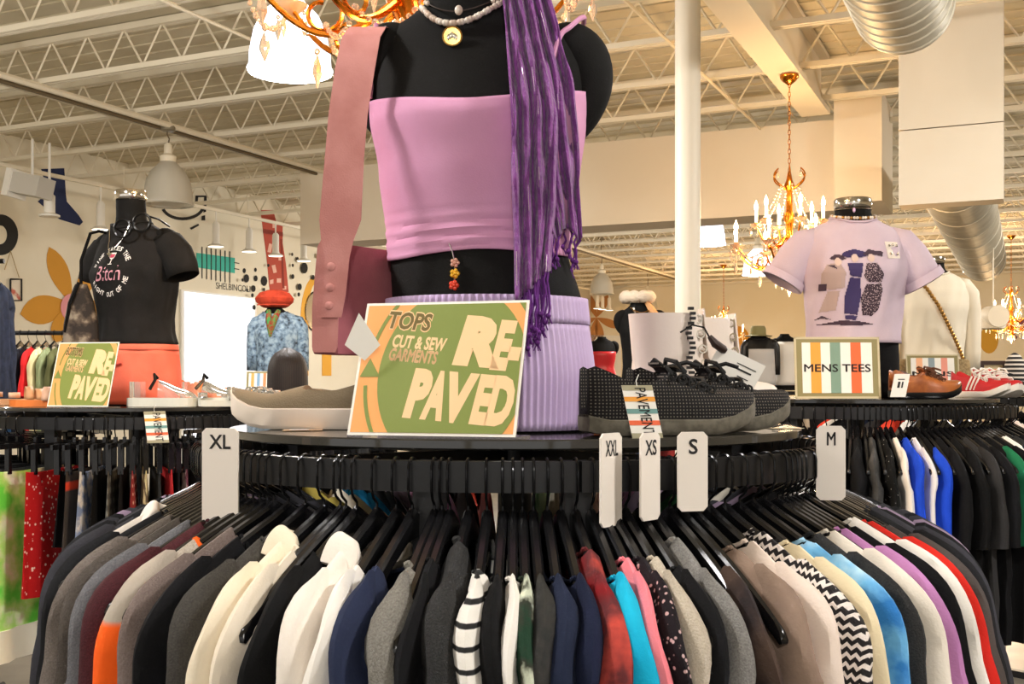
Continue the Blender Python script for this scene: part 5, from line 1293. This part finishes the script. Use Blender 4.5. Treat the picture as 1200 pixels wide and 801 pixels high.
MB().rings([[Vector((.03+.03*i+.05*math.cos(a)*(.4+.16*i), .03*math.sin(a)-.05, .70-.045*i+.01*math.sin(a*3))) for a in [j*math.pi/8 for j in range(16)]] for i in range(5)]).build('drape', fab('peach chiffon', '#e7b07c'), pk)
q = Vector((3.12, 13.9, Z_L)); mannequin('mannequin in black leather and a straw hat far back', q, 0, FEM, False, .70, False)
tee('leather_jacket', 'black leather jacket far back under the straw hat', q, 0, FEM, .05, .64, mat('black leather', '#1c1a1a', .35), .016, slD, cat='jacket')
hs_ = thing('straw_hat', 'olive straw hat far back right of the boots', 'hat', q+Vector((-.036, 0, .66))); MB().lathe([(.17, 0), (.175, .006), (.10, .02), (.095, .10), (.08, .13), (.003, .135)], 20).build('crown', mat('olive straw', '#8a8358', .8), hs_)
bb_ = thing('apron', 'pale grey apron over the far black jacket', 'apron', q); thick(shell(FEM, lambda p: .05, lambda p: .50 if math.sin(p) < -.5 else .06, .03, 40, 8).build('bib', fab('pale grey', '#c9c6c4'), bb_))
q = Vector((3.50, 14.1, Z_L)); mannequin('mannequin in a white tank top far back', q, 0, FEM, True, .70, False)
tk = thing('tank_top', 'white tank top far back beside the straw hat', 'tank top', q); thick(shell(FEM, lambda p: .05, lambda p: .60, .008, 40, 12).build('tank_body', m_white, tk))
q = Vector((1.25, 15.0, Z_L)); mannequin('mannequin in a red top far back beside the skirt', q, 0, FEM, True, .70, False)
tk = thing('camisole', 'red satin camisole far back beside the lavender skirt', 'camisole', q); thick(shell(FEM, lambda p: .1, lambda p: .50, .008, 40, 12).build('camisole_body', mat('red satin', '#c0272b', .3), tk))
# ------------------------------------------------------------------ things painted or fixed on the left wall
WN = Vector((.907, -.421, 0))
def onwall(px, py, off=0): p = bwall(px, py, 0); return BM @ Vector((off, p.y, p.z))
def mural(name, label, groups, cat='wall mural', a=0.0):
    t = thing(name, label, cat, onwall(groups[0][2][0][0][0], groups[0][2][0][0][1])); o = Vector(t.location)
    for k, (pn, m, polys) in enumerate(groups):
        b = MB()
        for p in polys: b.prism(p, lambda x, y, off: onwall(x, y, .002+.003*k+off)-o, .003)
        b.build(pn, m, t, False)
    return t
m_nv = mat('navy wall paint', '#1f2a52', .8); m_och = mat('ochre wall paint', '#d2942f', .8); m_bkp = mat('black wall paint', '#242220', .8); m_teal = mat('teal wall paint', '#43b5a2', .8); m_redp = mat('brick red wall paint', '#b8503f', .8); m_pinkp = mat('pink wall paint', '#e59aa0', .8)
mural('painted_boot', 'navy blue boot painted on the left wall', [('boot_shape', m_nv, [[(48, 198), (75, 197), (77, 228), (78, 236), (92, 252), (97, 260), (93, 264), (70, 257), (60, 250), (44, 236), (56, 226)]])])
def petal(cx, cy, ang, L, W): return [(cx+L*u*math.cos(ang)-W*math.sin(u*math.pi)**.8*s*math.sin(ang)*(.5+.5*u), cy+L*u*math.sin(ang)+W*math.sin(u*math.pi)**.8*s*math.cos(ang)*(.5+.5*u)) for s, us in ((1, [k/10 for k in range(11)]), (-1, [1-k/10 for k in range(1, 10)])) for u in us]
mural('painted_flower', 'large ochre flower with a pink centre painted on the left wall', [('petal', m_och, [petal(84, 356, -1.95, 72, 15)]), ('petal', m_och, [petal(84, 356, 2.95, 62, 22)]), ('petal', m_och, [petal(84, 356, -1.0, 66, 14)]), ('petal', m_och, [petal(84, 356, 2.0, 50, 16)]), ('petal', m_och, [petal(84, 356, .3, 60, 18)]), ('centre', m_pinkp, [ell(82, 360, 12, 16, 20)])])
mural('painted_ring', 'thick black ring painted on the wall at the left edge', [('ring_shape', m_bkp, [arcband(0, 275, 21, 24, 13, -math.pi*.55, math.pi*.6, 24)])])
mural('painted_line_drawing', 'black line drawing painted on the wall behind the dome pendant', [('line', m_bkp, [arcband(214, 240, 26, 18, 3.5, .15, math.pi*.9, 16)]), ('line', m_bkp, [[(229, 229), (232, 229), (231, 240), (228, 240)], [(239, 230), (242, 230), (241, 248), (238, 249)], [(229, 229), (242, 229), (242, 231), (229, 231)], [(236, 253), (240, 252), (240, 258), (236, 258)], [(222, 267), (232, 262), (233, 264), (224, 269)]])])
cb_l = [[(236+k*5.4, 289+k*.9), (237+k*5.4, 289+k*.9), (237+k*5.4, 326+k*.9), (236+k*5.4, 326+k*.9)] for k in range(7)]
mural('painted_comb', 'teal block with black ticks painted on the left wall', [('block', m_teal, [[(230, 296), (275, 302), (275, 320), (230, 313)]]), ('tick', m_bkp, cb_l+[[(274, 307), (280, 308), (280, 309), (274, 308)], [(274, 314), (280, 315), (280, 316), (274, 315)]])])
t = thing('wall_lettering', 'SHELBINCOLI lettering painted on the left wall', 'lettering', onwall(253, 338)); o = Vector(t.location)
vs, fs = text_fit('SHELBINCOLI', 0, 0, 40, 7.5, .0); MB().add([onwall(253+x, 338-y+x*.11, .004)-o for x, y in vs], fs).build('lettering', m_bkp, t, False)
tw = [[(307, 248), (320, 246), (326, 262), (330, 300), (334, 340), (341, 342), (318, 342), (313, 300), (308, 270)]]
lt = [[(315, 285), (319, 286), (317, 296), (313, 295)], [(318, 311), (322, 310), (324, 319), (320, 320)], [(324, 326), (329, 326), (329, 331), (324, 331)], [(316, 328), (320, 327), (320, 332), (316, 333)], [(326, 300), (330, 300), (330, 305), (326, 305)], [(319, 262), (323, 262), (323, 267), (319, 267)], [(331, 335), (335, 335), (335, 339), (331, 339)]]
mural('painted_tower', 'tall brick red tower painted on the left wall', [('tower_shape', m_redp, [[(305, 246), (320, 246), (324, 262), (331, 265), (331, 285), (335, 310), (338, 342), (316, 342), (312, 300), (308, 270)]]), ('window_shape', mat('pale wall paint', '#eab9a6', .8), lt), ('dark_band', mat('dark red wall paint', '#8e3a30', .8), [[(308, 268), (331, 272), (331, 277), (308, 273)], [(328, 280), (330, 280), (333, 338), (331, 338)]])])
rnd = random.Random(21); sp = [ell(x, y, r*.62, r, 10) for x, y, r in ((286, 317, 3), (299, 316, 2.5), (309, 329, 6), (299, 326, 3.5), (288, 326, 5), (296, 338, 4), (302, 350, 3.5), (308, 339, 2), (347, 304, 3), (355, 314, 6.5), (365, 325, 3), (341, 324, 3), (349, 336, 4), (340, 298, 2), (377, 314, 4), (372, 303, 2), (379, 300, 2), (340, 311, 2), (370, 300, 3), (311, 311, 2), (294, 360, 3), (383, 312, 2), (280, 328, 2), (346, 345, 2.5), (354, 297, 2), (285, 340, 2), (291, 346, 2.5))]
mural('painted_spots', 'scatter of black spots painted on the left wall', [('spot', m_bkp, [s_]) for s_ in sp])
ar = mural('painted_arch', 'yellow oval arch painted around the mirror on the left wall', [('arch_shape', mat('yellow wall paint', '#e2a63e', .8), [arcband(369, 375, 17, 51, 9, math.pi, 2*math.pi, 24)+[]]), ('arch_foot', mat('yellow wall paint', '#e2a63e', .8), [[(350, 375), (361, 375), (361, 440), (350, 440)], [(377, 375), (388, 375), (388, 440), (377, 440)]])])
mural('wall_mirror', 'oval mirror with a dark rim inside the yellow arch', [('rim', m_bkp, [ell(369, 365, 12.5, 24, 28)]), ('glass', mat('mirror glass', '#e8e6dc', .08, metal=.9), [ell(369, 365, 11, 22, 28)])], 'mirror')
# bright window in the left wall
a = bwall(214, 338); b2 = bwall(296, 349); zt = bwall(255, 346).z
wn = bb('window_1', mat('white window frame', '#f3f1ea', .6), -.02, .03, a.y-.06, b2.y+.06, .25, zt+.03); tag(wn, 'large bright window in the left wall', 'window', kind='structure')
MB().box(.03, .036, a.y, b2.y, .3, zt).build('pane', mat('daylight pane', '#e8ebf4', .3, emit=1.0), wn, False)
# hanging frame
hf = thing('hanging_frame', 'small wire frame hanging by strings on the left wall', 'picture frame', onwall(18, 340, .01)); o = Vector(hf.location)
for pth in (((11, 327), (24, 327), (24, 352), (11, 352), (11, 327)),): MB().tube([onwall(x, y, .02)-o for x, y in pth], .012, 5).build('frame', m_bkp, hf)
MB().tube([onwall(x, y, .02)-o for x, y in ((4, 316), (11, 294), (21, 325))], .006, 4).build('string', mat('twine', '#b79d6c', .8), hf)
flat(hf, lambda x, y, off: onwall(x, y, .012+off)-o, 'picture', mat('pale print', '#e6d8c4', .7, c2='#c76a5a', scale=6, lo=.55, hi=.6), [[(12, 328), (23, 328), (23, 351), (12, 351)]], 0)
# spot lights on a track
tk_z = bwall(292, 275, 1.3)
m_spot = mat('white spot lamp', '#f4f0e6', .4); m_face = mat('spot lamp face', '#fff6e0', .4, emit=3)
tr_ = MB().box(1.28, 1.32, -4.5, 15, ZJ-.30, ZJ-.26).build('lighting_track', m_steel, None, False); tr_.matrix_world = BM; tag(tr_, 'white lighting track along the left wall', 'light track')
for k in range(8):
    y = -4+k*2.4; MB().tube([(1.3, y, ZJ-.27), (1.3, y, ZJ+.01)], .006, 4).build('hanger_rod', m_steel, tr_, False)
for px, py in ((253, 288), (292, 294), (323, 299), (356, 305), (118, 268), (700, 361), (706, 362), (714, 363)):
    p = bwall(px, py, 1.3); w_ = BM @ p
    t = thing('spot_lamp', 'white track spot lamp near the left wall', 'lamp', w_, 0, 'spot lamps on the left track'); top = ZJ-.3-p.z
    MB().lathe([(.11, -.012), (.115, 0), (.06, .03), (.05, .06), (.05, .30), (.03, .33)], 16).build('head', m_spot, t); MB().lathe([(.10, -.014), (.10, -.0125)], 16).build('lens', m_face, t)
    MB().tube([(0, 0, .32), (0, 0, max(.34, top))], .012, 6).build('rod', m_spot, t)
for px, py, s, lb in ((38, 218, 1, 'large white box spot lamp at the upper left'), (58, 240, .55, 'small white spot lamp below the navy boot')):
    w_ = BM @ bwall(px, py, 1.6); t = thing('spot_lamp', lb, 'lamp', w_)
    M = Matrix.Rotation(math.radians(12), 4, 'Y') @ Matrix.Rotation(math.radians(-20), 4, 'Z')
    if s == 1: MB().box(-.19, .19, -.12, .12, -.11, .11, M).build('housing', mat('grey lamp housing', '#cfcac0', .5), t, False); MB().box(-.27, -.19, -.14, .14, -.16, .14, M).build('visor', m_spot, t, False)
    else: MB().lathe([(.11, -.13), (.11, -.11), (.06, -.09), (.06, .10), (.04, .12)], 14).build('housing', m_spot, t)
    MB().tube([(0, 0, .1), (0, 0, ZJ-w_.z)], .014, 6).build('rod', m_spot, t)
# back wall decor seen at the right
def onback(px, py, off=0): p = bend(px, py, B1); return BM @ Vector((p.x, B1-off, p.z))
def bmural(name, label, m, poly):
    o = onback(*poly[0]); ob = MB().prism(poly, lambda x, y, off: onback(x, y, .003+off)-o, .01).build(name, m, None, False); ob.location = o; return tag(ob, label, 'wall mural')
bmural('painted_blob', 'mustard blob painted on the back wall at the right', mat('mustard paint', '#d9a53a', .8), ell(1159, 398, 11, 16, 20))
bmural('painted_loop', 'mauve curved shape painted on the back wall at the right edge', mat('mauve paint', '#8e5560', .8), arcband(1200, 388, 18, 14, 6, 2.2, 5.2, 20)+[])
bmural('painted_dot', 'orange oval painted on the back wall beside the white sweater', mat('orange paint', '#e2703a', .8), ell(1133, 394, 5, 8, 16))
bmural('painted_disc', 'ochre disc painted on the back wall right of the column', mat('ochre paint', '#d9962e', .8), ell(866, 400, 13, 18, 20))
for k_, an in enumerate((-1.9, -1.1, .4, 1.35, 1.75, 2.7)): bmural('painted_petal', 'tan petal of the propeller flower painted on the back wall', mat('tan paint', '#c98a4e', .8), petal(699, 372, an, 30, 6))['group'] = 'petals of the far painted flower'
bmural('white_board', 'white board leaning on the back wall beside the lavender skirt', mat('white board', '#f6f3ea', .7), [(684, 392), (728, 393), (728, 440), (684, 440)])
pb_ = MB().prism([(947, 382), (964, 382), (964, 394), (947, 394)], lambda x, y, off: onback(x, y, .003+off)-onback(947, 382), .03).build('dark_picture', mat('dark picture', '#4a3a28', .6), None, False); pb_.location = onback(947, 382); tag(pb_, 'small dark picture on the back wall beside the lavender tee', 'picture')
dl = Vector((ondisc(1164, 12.5, 0).x, 12.5, EYE+.62)); t = thing('drum_lamp', 'pale round drum lamp hanging at the right', 'lamp', dl)
MB().rings([[(.125*k*math.cos(a), y, .12+.125*k*math.sin(a)) for a in [q*math.pi/14 for q in range(28)]] for y, k in ((-.14, .96), (-.13, 1), (.10, 1), (.12, .9))]).build('drum', mat('drum shade', '#eadcc2', .6), t); MB().lathe([(.11, -.02), (.13, -.01), (.13, .08), (.11, .1)], 20).build('lower_ring', mat('drum shade', '#eadcc2', .6), t); MB().tube([(0, 0, .24), (0, 0, ZJ-dl.z+.02)], .008, 5).build('cord', m_steel, t)
